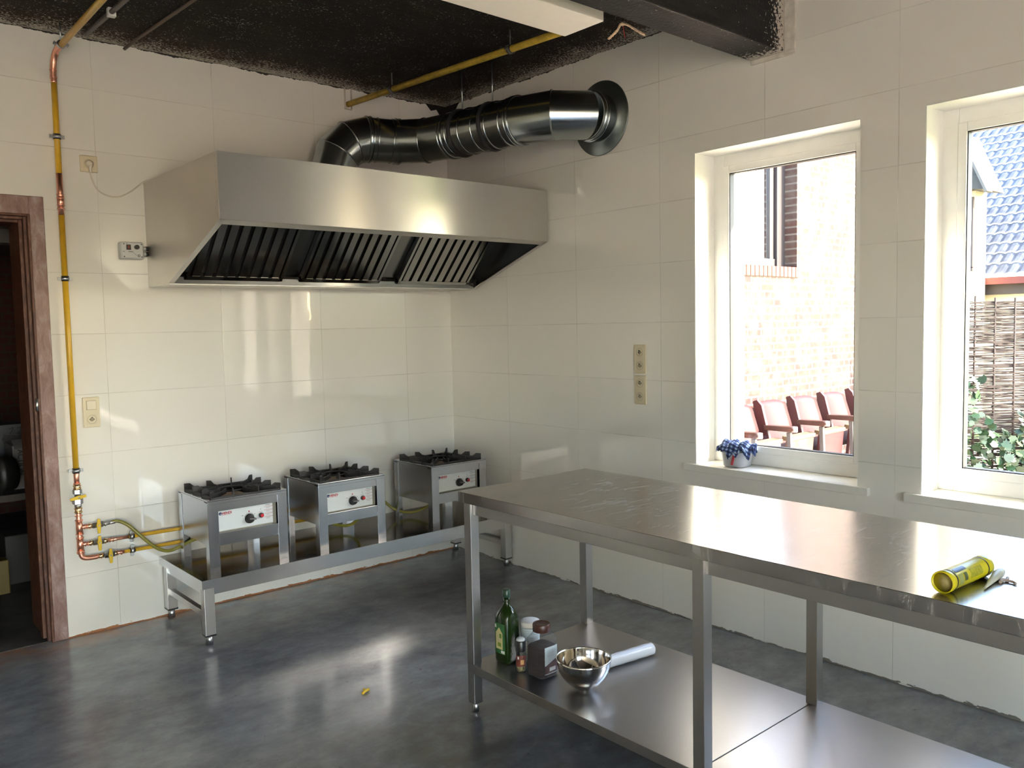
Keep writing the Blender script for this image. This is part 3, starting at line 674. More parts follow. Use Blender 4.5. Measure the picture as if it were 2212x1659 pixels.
# ============================================================ GAS PIPES
def clamp(parent, c, d_, r, off, mat=None):
    """one pipe clamp: steel band with two bolts and a rod to the wall or ceiling, rubber lining inside"""
    mb = MB(); c = V(c); d_ = V(d_).normalized(); off = V(off)
    ring(mb, c, d_, r+.002, .016, .004, 20)
    u = off.normalized(); s_d = d_.cross(u).normalized()
    for s2 in (-1, 1): mb.obox(c+s_d*s2*(r+.012), s_d, d_, u, .007, .008, .004); mb.cyl(c+s_d*s2*(r+.013)-u*.010, c+s_d*s2*(r+.013)+u*.010, .003, 8)
    mb.cyl(c+u*(r+.004), c+off, .004, 8)
    o = mb.build('pipe_clamp', mat or S_ZINC, parent)
    blk = MB(); ring(blk, c, d_, r, .026, .003, 20); blk.build('clamp_rubber', BLACKR, o)
RP = .0135; PX = -2.341; PY = -.042
gp = thing('gas_pipe', 'yellow and copper gas riser running down the wall beside the door with three branch lines', 'gas pipe', (PX, PY, .40))
upr = [(-2.311, -.86-1.2, 2.87), (-2.314, -.86, 2.862), (-2.328, -.16, 2.846)]
for pts_, r_ in (([(-2.298, -1.968, 2.870), (-2.314, -.86, 2.866), (-2.329, -.15, 2.843)], RP+.001), ([(PX, PY, 2.695), (PX, PY, 2.272)], RP), ([(PX, PY, 2.075), (PX, PY, .848)], RP),
                 ([(-2.115, PY, .466), (-1.15, PY, .455)], .0095), ([(-2.14, PY, .3935), (-1.02, PY, .386)], .0095)):
    MB().tube(pts_, r_, 16).build('coated_pipe', YELLOW, gp)
def cop(f): mb = MB(); f(mb); return mb.build('copper_pipe', COPPER, gp)
def rings(mb, zs=(), xs=(), zz=0, r=RP, h=.003, w=.006):
    for z in zs: ring(mb, (PX, PY, z), (0, 0, 1), r, w, h, 20)
    for x in xs: ring(mb, (x, PY, zz), (1, 0, 0), .0095, w, h, 16)
cop(lambda m_: (m_.tube(bez([(-2.329, -.15, 2.843), (-2.332, -.085, 2.836), (-2.338, -.052, 2.80), (PX, PY, 2.75), (PX, PY, 2.695)], 6), RP+.0008, 16), rings(m_, (2.755, 2.72))))
cop(lambda m_: (m_.tube([(PX, PY, 2.272), (PX, PY, 2.075)], RP+.0005, 16), m_.cyl((PX, PY, 2.165), (PX, PY, 2.112), RP+.002, 16), rings(m_, (2.172, 2.155, 2.122, 2.105), r=RP+.001)))
cop(lambda m_: (m_.tube([(PX, PY, .848), (PX, PY, .765)], RP-.001, 16), rings(m_, (.772,))))
def manifold(m_):
    m_.tube(bez([(PX, PY, .655), (PX, PY, .50), (PX, PY, .43), (PX+.010, PY, .402), (PX+.035, PY, .394), (PX+.075, PY, .3935)], 8), RP-.001, 16)
    m_.tube([(PX, PY, .553), (-2.29, PY, .553)], .009, 12); m_.tube([(PX, PY, .467), (-2.29, PY, .467)], .009, 12); m_.tube([(-2.27, PY, .3935), (-2.24, PY, .3935)], .009, 12)
    m_.cyl((PX, PY, .590), (PX, PY, .520), RP+.002, 16); m_.cyl((PX, PY, .502), (PX, PY, .435), RP+.002, 16)
    rings(m_, (.612, .590, .520, .502, .435, .425), r=RP+.0005, h=.004)
    rings(m_, (), (-2.318, -2.306), .553); rings(m_, (), (-2.318, -2.306), .467); rings(m_, (), (-2.300, -2.288), .3935)
cop(manifold)
cop(lambda m_: (m_.tube([(-2.23, PY, .466), (-2.11, PY, .466)], .0085, 12), rings(m_, (), (-2.205, -2.190), .466)))
cop(lambda m_: (m_.tube([(-2.19, PY, .3935), (-2.13, PY, .3935)], .0085, 12), rings(m_, (), (-2.172, -2.155), .3935)))
for z0_, z1_ in ((.742, .768), (.625, .655)):
    bs = MB().cyl((PX, PY, z0_), (PX, PY, z1_), RP+.003, 16); ring(bs, (PX, PY, z0_+.006), (0, 0, 1), RP+.002, .006, .004, 18); ring(bs, (PX, PY, z1_-.006), (0, 0, 1), RP+.002, .006, .004, 18); bs.build('brass_fitting', BRASS, gp)
for (xx, zz) in ((-2.295, .553), (-2.295, .467), (-2.250, .3935), (-2.228, .466), (-2.182, .3935)):
    bs = MB().cyl((xx-.012, PY, zz), (xx+.012, PY, zz), .012, 14); ring(bs, (xx, PY, zz), (1, 0, 0), .012, .005, .003, 14); bs.build('brass_fitting', BRASS, gp)
nk = MB(); nk.cyl((PX, PY, .742), (PX, PY, .722), .021, 6, smooth=False); nk.cyl((PX, PY, .722), (PX, PY, .690), .015, 16); nk.cyl((PX, PY, .695), (PX, PY, .672), .024, 6, smooth=False); nk.cyl((PX, PY, .672), (PX, PY, .655), .016, 12); nk.build('valve_body', S_ZINC, gp)
for (xx, zz) in ((-2.258, .553), (-2.258, .467), (-2.210, .3935)):
    nk = MB(); nk.cyl((xx-.024, PY, zz), (xx-.008, PY, zz), .015, 6, smooth=False); nk.cyl((xx-.010, PY, zz), (xx+.010, PY, zz), .012, 14); nk.cyl((xx+.008, PY, zz), (xx+.024, PY, zz), .015, 6, smooth=False)
    if zz == .553: nk.cyl((-2.234, PY, .553), (-2.205, PY, .553), .010, 12); ring(nk, (-2.222, PY, .553), (1, 0, 0), .010, .008, .003, 14)
    nk.build('valve_body', S_ZINC, gp)
def lever(c, ax, asym=0):
    c = V(c); ax = V(ax).normalized(); n_ = V((0, -1, 0)); s_d = ax.cross(n_)
    mb = MB().cyl(c+n_*.010, c+n_*.026, .011, 14)
    for s2, L in ((1, .034), (-1, .040)):
        p = c+n_*.024
        mb.add([p+s_d*.010-n_*.004, p-s_d*.010-n_*.004, p-s_d*.006+ax*s2*L-n_*.002, p+s_d*.006+ax*s2*L-n_*.002,
                p+s_d*.010+n_*.004, p-s_d*.010+n_*.004, p-s_d*.006+ax*s2*L+n_*.004, p+s_d*.006+ax*s2*L+n_*.004],
               [(0, 1, 2, 3), (7, 6, 5, 4), (0, 4, 5, 1), (1, 5, 6, 2), (2, 6, 7, 3), (3, 7, 4, 0)])
    o = mb.build('valve_lever', YEL_PL, gp, .0015)
    MB().cyl(c+n_*.026, c+n_*.031, .004, 8).build('lever_screw', S_ZINC, o)
lever((PX, PY, .706), (1, 0, .15)); lever((-2.258, PY, .553), (0, 0, 1)); lever((-2.258, PY, .467), (0, 0, 1)); lever((-2.210, PY, .3935), (0, 0, 1))
for z in (2.445, 1.772, .836): clamp(gp, (PX, PY, z), (0, 0, 1), RP, (0, .041, 0))
for z in (.466, .3935): clamp(gp, (-2.10, PY, z), (1, 0, 0), .0095, (0, .041, 0))
clamp(gp, (-2.329, -.16, 2.846), (0, 1, 0), RP, (0, 0, H-.001-2.846)); clamp(gp, (-2.318, -1.12, 2.863), (0, 1, 0), RP, (0, 0, H-.001-2.863))
hs = thing('gas_hose', 'olive green gas hose curving from the top branch valve to the left cooker', 'hose', (-2.20, PY, .553))
MB().tube(bez([(-2.205, PY, .553), (-2.165, -.05, .557), (-2.12, -.07, .530), (-2.06, -.09, .460), (-2.00, -.10, .398), (-1.945, -.105, .372), (-1.895, -.11, .380), (-1.86, -.13, .40), (-1.80, -.16, .43), (-1.74, -.20, .470)]), .0088, 14).build('tube', HOSE, hs)
MB().cyl((-2.208, PY, .553), (-2.178, -.046, .5555), .0095, 12).build('ferrule', S_ZINC, hs)
hs = thing('gas_hose', 'olive green gas hose looping under the middle cooker', 'hose', (-1.15, PY, .455))
MB().tube(bez([(-1.15, PY, .455), (-1.10, -.07, .445), (-1.06, -.12, .40), (-1.02, -.18, .365), (-.96, -.24, .358), (-.92, -.28, .40), (-.93, -.30, .47)]), .0088, 14).build('tube', HOSE, hs)
hs = thing('gas_hose', 'olive green gas hose sagging under the right cooker near the corner', 'hose', (-1.02, PY, .386))
MB().tube(bez([(-1.02, PY, .386), (-.86, -.05, .42), (-.72, -.06, .445), (-.64, -.08, .44), (-.57, -.12, .375), (-.50, -.18, .350), (-.42, -.24, .375), (-.36, -.27, .42), (-.34, -.28, .475)]), .0088, 14).build('tube', HOSE, hs)

cg = thing('gas_pipe', 'yellow gas pipe hung along the black ceiling above the duct', 'gas pipe', (-.73, -.02, 2.845))
MB().tube([(-.732, -.004, 2.851), (-.588, -1.64, 2.850), (-.573, -1.81, 2.85)], .017, 18).build('coated_pipe', YELLOWD, cg)
for (x, y) in ((-.694, -.43), (-.612, -1.36)): clamp(cg, (x, y, 2.850), (.088, -1, 0), .017, (0, 0, H-.001-2.850), M('dull_zinc', (.14, .13, .12), .5, .7))
MB().box(-.757, -.753, -.014, -.0, 2.82, 2.944).box(-.713, -.709, -.014, 0, 2.82, 2.944).box(-.757, -.709, -.014, 0, 2.82, 2.824).build('hanger_bracket', M('painted_bracket', (.5, .45, .4), .6), cg)
g1 = thing('conduit', 'dark grey conduit with a white clip crossing the black ceiling at upper left', 'conduit', (-2.205, -.16, 2.915))
MB().tube([(-2.21, -.135, 2.924), (-2.189, -.756, 2.924), (-2.155, -1.968, 2.924)], .0115, 14).build('tube', M('dark_grey_pipe', (.10, .088, .085), .5), g1)
MB().box(-2.212, -2.178, -.50, -.47, 2.906, 2.944).build('clip', WHITEP, g1, .003)
g2 = thing('conduit', 'thin brown conduit on the black ceiling ending at the wall plaster', 'conduit', (-2.0, -.19, 2.925))
MB().tube([(-2.012, -.04, 2.918), (-1.998, -.20, 2.928), (-1.955, -.88, 2.930), (-1.885, -1.968, 2.930)], .008, 12).build('tube', M('brown_pipe', (.12, .085, .06), .6), g2)

# ---- white box duct under the ceiling
wb = MB().box(XL+.01, -.842, -2.192, -1.972, 2.700, H-.002)
tag(wb.build('white_boxing', BOXW, None, .003), 'long white boxed casing fixed under the black ceiling', 'casing')
rp = thing('rope_end', 'frayed pale rope tied to a hook under the ceiling beam', 'rope', (-.70, -2.30, 2.66))
K = V((-.757, -2.215, 2.702))
ra = bez([K, K+V((-.035, -.02, -.015)), K+V((-.066, -.03, -.048)), K+V((-.105, -.02, -.085))], 8); rb = bez([K, K+V((.03, -.0, .004)), K+V((.066, -.01, -.010)), K+V((.100, -.03, -.030))], 8)
ROPE = M('sisal_rope', (.62, .45, .32), .9, var=.3, vscale=90, bmp=.5)
def twist(pts, r, mb):
    pts = [V(p) for p in pts]
    for ph in (0, 2*pi/3, 4*pi/3):
        out = []
        for i, p in enumerate(pts): out.append(p+V((cos(i*1.1+ph), 0, sin(i*1.1+ph)))*r*.7)
        mb.tube(out, r*.75, 6)
mb = MB(); twist(ra, .0040, mb); twist(rb, .0040, mb); mb.lathe(K, [(0, -.009), (.008, -.004), (.009, .003), (0, .009)], 10); mb.build('strand', ROPE, rp)
MB().tube(bez([K+V((.0, 0, .01)), K+V((.006, 0, .03)), K+V((-.004, 0, .05)), K+V((.0, .0, .07)), (K.x, K.y, H-.001)]), .004, 8).build('hook', CAST, rp)
MB().tube([K+V((.002, 0, 0)), K+V((.004, -.004, -.03)), K+V((.008, -.006, -.055))], .002, 6).build('red_thread', M('red_thread', (.35, .03, .03), .8), rp)

# ============================================================ LOW BENCH
BX0, BX1, BY, BZT = -1.960, -.006, -.612, .325
bench = thing('low_bench', 'low stainless steel stand carrying the three gas cookers along the back wall', 'bench', (-.98, -.31, 0))
MB().box(BX0+.002, BX1-.002, BY+.002, -.004, BZT-.002, BZT).build('top_sheet', S_BENCH, bench, .0008)
tp = MB(); tp.box(BX0, BX1, BY, BY+.002, BZT-.042, BZT-.0003); tp.box(BX0, BX0+.002, BY+.002, -.003, BZT-.042, BZT-.0003); tp.box(BX1-.002, BX1, BY+.002, -.003, BZT-.042, BZT-.0003); tp.box(BX0+.002, BX1-.002, -.005, -.003, BZT-.042, BZT-.0003)
tp.build('edge', S_BENCHF, bench)
ap = MB(); ap.box(BX0+.02, BX1-.02, BY+.018, BY+.048, BZT-.080, BZT-.002); ap.box(BX0+.02, BX0+.05, BY+.03, -.03, BZT-.080, BZT-.002); ap.box(BX1-.05, BX1-.02, BY+.03, -.03, BZT-.080, BZT-.002); ap.box(BX0+.02, BX1-.02, -.045, -.018, BZT-.08, BZT-.002)
ap.build('apron', S_BENCHF, bench, .001)
for x in (BX0+.012, BX1-.062):
    for y in (BY+.012, -.075):
        lg = MB().box(x, x+.05, y, y+.05, .052, BZT-.003).build('leg', S_LEG, bench, .002)
        fm = MB(); fm.cyl((x+.025, y+.025, .0), (x+.025, y+.025, .050), .0165, 20); fm.build('foot', S_ZINC, lg)
        MB().box(x-.001, x+.051, y-.001, y+.051, .046, .0525).build('collar', BLACKP, lg)
for x in (BX0+.037, BX1-.037): MB().box(x-.0125, x+.0125, BY+.05, -.06, .128, .158).build('stretcher', S_LEG, bench, .001)

# ============================================================ GAS COOKERS
def cooker(x0, yf, label):
    W, D, z0, zt = .412, .400, BZT, BZT+.360
    x1 = x0+W; yb_ = yf+D
    c = thing('gas_cooker', label, 'gas cooker', (x0+W/2, yf+D/2, z0), 'table-top gas cookers on the low bench')
    lw = .052
    bd = MB(); zb = z0+.135
    bd.box(x0+.003, x0+.006, yf+.01, yb_-.003, zb, zt-.006); bd.box(x1-.006, x1-.003, yf+.01, yb_-.003, zb, zt-.006); bd.box(x0+.006, x1-.006, yb_-.006, yb_-.003, zb, zt-.006)
    bd.box(x0+.006, x1-.006, yf+.012, yb_-.006, zb+.03, zb+.033)
    bd.build('body', S_COOK, c)
    tp_ = MB(); tp_.box(x0, x1, yf, yf+.030, zt-.008, zt); tp_.box(x0, x1, yb_-.03, yb_, zt-.008, zt); tp_.box(x0, x0+.026, yf+.03, yb_-.03, zt-.008, zt); tp_.box(x1-.026, x1, yf+.03, yb_-.03, zt-.008, zt)
    tp_.box(x0, x1, yf, yf+.002, zt-.022, zt-.004); tp_.box(x0, x0+.002, yf, yb_, zt-.014, zt-.004); tp_.box(x1-.002, x1, yf, yb_, zt-.014, zt-.004)
    tp_.build('top_rim', S_COOK, c, .0012)
    for sx in (0, 1):
        for sy in (0, 1):
            l0 = MB(); xa = x0 if sx == 0 else x1-lw; ya = yf+.001 if sy == 0 else yb_-.042
            xin = xa+.002 if sx == 0 else xa+lw-.002
            yo = ya if sy == 0 else ya+.040
            l0.box(xa, xa+lw, min(yo, yo+.002), yo+.002, z0+.0, zt-.008)
            xo = x0 if sx == 0 else x1-.002
            l0.box(xo, xo+.002, ya, ya+.042, z0, zt-.008)
            l0.build('leg', S_COOK, c, .0006)
    fr = MB(); fr.box(x0+lw, x1-lw, yf+.004, yf+.008, zt-.060, zt-.020); fr.box(x0+lw, x1-lw, yf+.003, yf+.008, z0+.130, z0+.190); fr.box(x0+lw, x1-lw, yf+.008, yf+.028, z0+.186, z0+.190)
    fr.build('front_rail', S_COOK, c, .0008)
    py = yf+.022; pz0, pz1 = z0+.196, z0+.300
    pn = MB().box(x0+lw-.004, x1-lw-.018, py, py+.003, pz0, pz1).build('control_panel', PANEL, c, .0005)
    MB().box(x1-lw-.018, x1-lw+.002, py+.004, py+.006, pz0-.006, pz1+.006).box(x0+lw-.004, x1-lw+.002, py+.006, py+.008, pz0-.008, pz1+.008).build('panel_backing', M('dusty_recess', (.30, .29, .24), .6), pn)
    MB().box(x0+lw-.004, x0+lw+.0005, py-.0006, py, pz0, pz1).build('blue_edge_stripe', NAVY, pn)
    px0 = x0+lw+.006; pw = x1-lw-.018-px0
    text('HENDI', 'brand_lettering', .0165, (px0+.0195, py-.0004, pz1-.023), (1, 0, 0), (0, 0, 1), REDINK, pn, bold=.0006)
    MB().cyl((px0+.0115, py, pz1-.0175), (px0+.0115, py-.0008, pz1-.0175), .0078, 24).build('brand_roundel', NAVY, pn)
    mm = MB().box(px0+.010, px0+.018, py-.0013, py-.0008, pz1-.0205, pz1-.0185); mm.build('roundel_line', PANEL, pn)
    MB().box(px0+.018, px0+.064, py-.0006, py, pz1-.0275, pz1-.0265).build('brand_underline', REDINK, pn)
    kx, kz = px0+pw*.556, pz0+.040
    km = MB(); km.lathe((kx, py-.001, kz), [(.0245, 0), (.0245, .006), (.0205, .009), (.0190, .022), (.0170, .0245), (0, .0245)], 32, (0, -1, 0))
    km.obox((kx+.011, py-.017, kz-.0005), (1, 0, -.12), (0, 1, 0), (0, 0, 1), .0155, .010, .0042)
    kn = km.build('gas_knob', BLACKP, pn, .0008)
    MB().obox((kx+.008, py-.0274, kz), (1, 0, -.12), (0, 1, 0), (0, 0, 1), .016, .0004, .0006).build('pointer_line', WHITEP, kn)
    a_m = MB(); ar = [(kx+.0275*cos(a), py-.0004, kz+.0275*sin(a)) for a in [R_(20+140*i/16) for i in range(17)]]
    a_m.tube(ar, .0007, 5); a_m.box(kx-.040, kx-.034, py-.0006, py, kz+.018, kz+.0195); a_m.box(kx-.033, kx-.0305, py-.0006, py, kz+.017, kz+.0205); a_m.box(kx+.028, kx+.031, py-.0006, py, kz+.017, kz+.020); a_m.build('dial_marks', INK, pn)
    MB().cyl((kx, py, kz+.036), (kx, py-.0008, kz+.036), .0036, 12).build('off_mark', REDINK, pn)
    ix, iz = px0+pw*.775, pz0+.047
    ig = MB().cyl((ix, py, iz), (ix, py-.010, iz), .0125, 24).build('igniter_collar', BLACKP, pn, .001)
    MB().cyl((ix, py-.010, iz), (ix, py-.020, iz), .0085, 20).build('igniter_button', REDP, ig, .001)
    im = MB(); im.bar((ix+.002, py-.0005, iz+.036), (ix-.002, py-.0005, iz+.029), .0006, .0016, (0, 1, 0)); im.bar((ix-.002, py-.0005, iz+.031), (ix+.002, py-.0005, iz+.024), .0006, .0016, (0, 1, 0)); im.box(ix-.009, ix+.009, py-.0006, py, iz+.0175, iz+.0185); im.build('spark_mark', INK, pn)
    tx0, tx1 = px0+pw*.835, px0+pw*1.0
    rl = MB(); gl2 = MB()
    for i in range(4):
        zz = pz1-.018-i*.0172; rl.box(tx0, tx1, py-.0006, py, zz-.0007, zz+.0007)
        for q_ in range(3): gl2.box(tx0+.010, tx1-.012-.004*((i+q_) % 3), py-.0005, py, zz-.0045-q_*.0028, zz-.0035-q_*.0028)
    gl2.box(tx0+.008, tx1-.014, py-.0005, py, pz1-.012, pz1-.0085)
    rl.build('red_rules', REDINK, pn); gl2.build('instruction_lines', GREYINK, pn)
    # black cast grate with upright fins
    gx0, gx1, gy0, gy1 = x0+.022, x1-.024, yf+.018, yb_-.030; gz = zt
    g = MB(); b_ = .022
    g.box(gx0, gx1, gy0, gy0+b_, gz-.002, gz+.006); g.box(gx0, gx1, gy1-b_, gy1, gz-.002, gz+.006); g.box(gx0, gx0+b_, gy0+b_, gy1-b_, gz-.002, gz+.006); g.box(gx1-b_, gx1, gy0+b_, gy1-b_, gz-.002, gz+.006)
    gc = V(((gx0+gx1)/2, (gy0+gy1)/2, gz)); hw, hd = (gx1-gx0)/2, (gy1-gy0)/2
    fins = []
    for a in (-1, 1):
        for b3 in (-1, 1): fins.append((V((gc.x+a*hw, gc.y+b3*hd, 0)), .30))
    for a in (-1, 1):
        for q_ in (-.36, .36): fins.append((V((gc.x+a*hw, gc.y+q_*hd, 0)), .40)); fins.append((V((gc.x+q_*hw, gc.y+a*hd, 0)), .40))
    for p, inner in fins:
        q_ = V((gc.x, gc.y, 0)); d_ = (q_-p); L = d_.length; d_.normalize(); s_d = V((-d_.y, d_.x, 0))*.0032
        prof = [(0, 0), (0, .034), (.030, .036), (.052, .020), (L*(1-inner)-.030, .017), (L*(1-inner), .024), (L*(1-inner), -.004), (.02, -.004)]
        vs = [V((p.x, p.y, gz))+d_*u_+V((0, 0, h_))+sg*s_d for sg in (-1, 1) for u_, h_ in prof]; n_ = len(prof)
        g.add(vs, [tuple(range(n_)), tuple(reversed(range(n_, 2*n_)))]+[(i, i+n_, (i+1) % n_+n_, (i+1) % n_) for i in range(n_)])
    rg = [(gc.x+.070*cos(2*pi*i/28), gc.y+.070*sin(2*pi*i/28), gz+.008) for i in range(29)]
    g.tube(rg, .005, 6)
    g.build('pan_grate', CAST, c, .0008)
    bu = MB(); bu.lathe((gc.x, gc.y, gz-.050), [(.052, 0), (.060, .012), (.060, .026), (.050, .032), (.020, .034), (0, .036)], 32); bu.lathe((gc.x, gc.y, gz-.046), [(.105, 0), (.110, .006), (.100, .008), (.094, .0)], 32)
    bu.build('burner', M('rusty_burner', (.16, .085, .05), .6, var=.4, vscale=60), c)
    tr = MB().box(x0+.024, x1-.024, yf+.028, yb_-.028, zt-.060, zt-.056); tr.build('drip_tray', CAST, c)
    return c
ck = cooker(-1.884, -.522, 'steel gas cooker nearest the door, at the left end of the low bench')
cl = ck.location.copy()
dup(ck, cl+V((.590, -.002, 0)), 'steel gas cooker in the middle of the low bench')
dup(ck, cl+V((1.322, -.003, 0)), 'steel gas cooker at the corner end of the low bench, partly behind the worktable')

# ============================================================ WORK TABLE
TX0, TX1, TY1, TY0, TT = -1.456, -.752, -1.968, -4.20, .870
tb = thing('work_table', 'long stainless steel worktable with a lower shelf in front of the windows', 'table', ((TX0+TX1)/2, (TY0+TY1)/2, 0))
MB().box(TX0, TX1, TY0, TY1, TT-.040, TT).build('table_top', S_TABLE, tb, .0015)
ap = MB(); i_ = .030
ap.box(TX0+i_, TX0+i_+.025, TY0+i_, TY1-i_, TT-.088, TT-.040); ap.box(TX1-i_-.025, TX1-i_, TY0+i_, TY1-i_, TT-.088, TT-.040); ap.box(TX0+i_, TX1-i_, TY1-i_-.025, TY1-i_, TT-.088, TT-.040)
ap.build('apron', S_TLEG, tb, .001)
lw = .040
legy = [-2.020, -3.098, -4.165]
for x in (TX0+.018, TX1-.018-lw):
    for y in legy:
        lg = MB().box(x, x+lw, y, y+lw, .034, TT-.041).build('leg', S_TLEG, tb, .0015)
        MB().cyl((x+lw/2, y+lw/2, 0), (x+lw/2, y+lw/2, .036), .013, 16).build('foot', S_ZINC, lg)
SZ = .195
shm = [(-3.072, TY1-.022), (TY0+.03, -3.0755)]
for y0, y1 in shm:
    MB().box(TX0+.012, TX1-.012, y0, y1, SZ-.034, SZ).build('shelf_panel', S_SHELF, tb, .0012)

# ---------------- things on the shelf
ob = thing('oil_bottle', 'tall dark green glass oil bottle with a green label on the table shelf', 'bottle', (-1.318, -2.082, SZ))
q = lambda h: 2+3.2*max(0, min(1, (.205-h)/.05))
oc = (-1.318, -2.082, SZ)
MB().lathe(oc, [(.030, 0), (.036, .004), (.0385, .014), (.0385, .175), (.037, .190), (.030, .207), (.021, .219), (.0155, .228), (.0140, .240), (.0135, .262)], 40, sq=q).build('glass', OILG, ob)
MB().lathe(oc, [(.0150, .256), (.0158, .258), (.0158, .284), (.014, .286), (0, .286)], 24).build('cap', M('dark_green_cap', (.015, .05, .03), .35), ob)
def wrap(c, r, z0, z1, a0, a1, mat, name, parent, ex=5.2, n=14, poly=None):
    """label skin wrapped on a squarish body"""
    mb = MB(); vs = []
    for i in range(n+1):
        a = a0+(a1-a0)*i/n; k_ = 1/((abs(cos(a))**ex+abs(sin(a))**ex)**(1/ex))
        t_ = i/n; zt_ = z1 if poly is None else poly(t_)
        for zz in (z0, zt_): vs.append((c[0]+cos(a)*r*k_, c[1]+sin(a)*r*k_, zz))
    mb.add(vs, [(2*i, 2*i+2, 2*i+3, 2*i+1) for i in range(n)], True); return mb.build(name, mat, parent)
A = R_(180)
lb = wrap(oc, .0392, SZ+.040, SZ+.160, A-.70, A+.66, M('green_label', (.03, .13, .035), .5, var=.25, vscale=40), 'label', ob)
wrap(oc, .0396, SZ+.058, SZ+.110, A-.50, A+.42, M('cream_label', (.62, .55, .26), .5), 'label_panel', lb, poly=lambda t_: SZ+.122+.022*(1-abs(2*t_-1)))
wrap(oc, .0399, SZ+.068, SZ+.084, A-.28, A+.22, M('leaf_green', (.20, .28, .03), .5), 'label_seal', lb, n=6)
wrap(oc, .0399, SZ+.102, SZ+.120, A-.02, A+.30, M('leaf_green2', (.12, .22, .03), .5), 'label_leaf', lb, n=6)
wrap(oc, .0399, SZ+.044, SZ+.055, A+.20, A+.62, M('label_white', (.7, .7, .66), .5), 'barcode', lb, n=6)
wrap(oc, .0399, SZ+.140, SZ+.153, A-.62, A-.42, M('label_white', (.7, .7, .66), .5), 'label_emblem', lb, n=4)
for i in range(6): wrap(oc, .0400, SZ+.088+i*.0045, SZ+.089+i*.0045, A-.34, A+(-.04 if i > 2 else .26), GREYINK, 'label_print', lb, n=5)

rt = thing('ribbed_tub', 'white ribbed tub with a flat white lid behind the spice jar', 'tub', (-1.245, -2.135, SZ))
pr_ = [(.030, 0), (.0315, .002)]
for i in range(20): z_ = .006+i*.0066; pr_ += [(.0325+.0035*i/20, z_), (.0347+.0035*i/20, z_+.0015), (.0347+.0035*i/20, z_+.003), (.0325+.0035*i/20, z_+.0048)]
MB().lathe((-1.245, -2.135, SZ), pr_, 36).build('ribbed_body', M('pale_blue_grey_tub', (.50, .56, .56), .4), rt)
MB().lathe((-1.245, -2.135, SZ), [(.0375, .138), (.0385, .140), (.0385, .156), (.036, .159), (0, .159)], 36).build('lid', WHITEP, rt)
wrap((-1.245, -2.135), .0395, SZ+.030, SZ+.100, R_(220), R_(275), M('paper_label', (.7, .72, .74), .5), 'label', rt, ex=2)

sj = thing('pepper_mill_jar', 'small spice grinder bottle with black cap and brown label in front of the tub', 'spice bottle', (-1.344, -2.190, SZ))
c0 = (-1.344, -2.190, SZ)
MB().lathe(c0, [(.0185, 0), (.0195, .003), (.0195, .070), (.0175, .076), (.0175, .080)], 28).build('glass_body', JARP, sj)
MB().lathe(c0, [(.0165, .003), (.0170, .030), (.015, .034), (0, .036)], 24).build('peppercorn_fill', M('mixed_peppercorns', (.34, .27, .12), .7, var=.7, vscale=140, bmp=.8, bscale=160), sj)
wrap(c0, .0199, SZ+.024, SZ+.066, R_(165), R_(325), M('brown_red_label', (.14, .03, .02), .5, var=.4, vscale=60), 'label', sj, ex=2)
wrap(c0, .0202, SZ+.032, SZ+.050, R_(225), R_(265), M('gold_ink', (.5, .26, .10), .5), 'label_print', sj, ex=2, n=6)
wrap(c0, .0202, SZ+.052, SZ+.062, R_(190), R_(208), WHITEP, 'label_badge', sj, ex=2, n=4)
MB().lathe(c0, [(.0195, .080), (.0200, .082), (.0200, .118), (.0185, .120)], 28).build('cap', BLACKP, sj, .0005)
MB().lathe(c0, [(.0170, .119), (.0165, .126), (.012, .130), (0, .130)], 24).build('cap_top', M('pale_cap_top', (.55, .57, .58), .2), sj)

jr = thing('spice_jar', 'large clear plastic jar of dark seeds with a brown screw lid', 'jar', (-1.306, -2.268, SZ))
c1 = (-1.306, -2.268, SZ); qj = lambda h: 2+2.6*max(0, min(1, (.158-h)/.02))
MB().lathe(c1, [(.040, 0), (.0445, .004), (.0455, .012), (.0455, .128), (.0475, .132), (.0475, .138), (.045, .142), (.032, .166), (.0300, .172)], 44, sq=qj).build('clear_body', JARP, jr)
MB().lathe(c1, [(.039, .003), (.0435, .008), (.0435, .110), (.040, .116), (.020, .121), (0, .118)], 40, sq=5).build('seed_fill', M('dark_seeds', (.035, .014, .011), .65, var=.95, vscale=260, bmp=1, bscale=260), jr)
MB().lathe(c1, [(.0330, .168), (.0340, .170), (.0340, .193), (.0320, .198), (.029, .198), (.0285, .196), (0, .196)], 36).build('lid', M('brown_lid', (.055, .018, .012), .35), jr, .0004)
lj = wrap(c1, .0462, SZ+.018, SZ+.120, R_(238), R_(312), M('pale_blue_label', (.45, .52, .54), .4), 'label', jr, ex=4.6)
wrap(c1, .0466, SZ+.020, SZ+.060, R_(238), R_(312), M('dark_maroon_label', (.045, .010, .010), .4), 'label_band', lj, ex=4.6, poly=lambda t_: SZ+.050+.024*t_)
wrap(c1, .0469, SZ+.028, SZ+.042, R_(262), R_(298), M('barcode_grey', (.45, .47, .47), .4), 'barcode', lj, ex=4.6, n=6)
for i in range(5): wrap(c1, .0467, SZ+.084+i*.006, SZ+.0855+i*.006, R_(246), R_(292-6*(i % 2)), GREYINK, 'label_print', lj, ex=4.6, n=6)

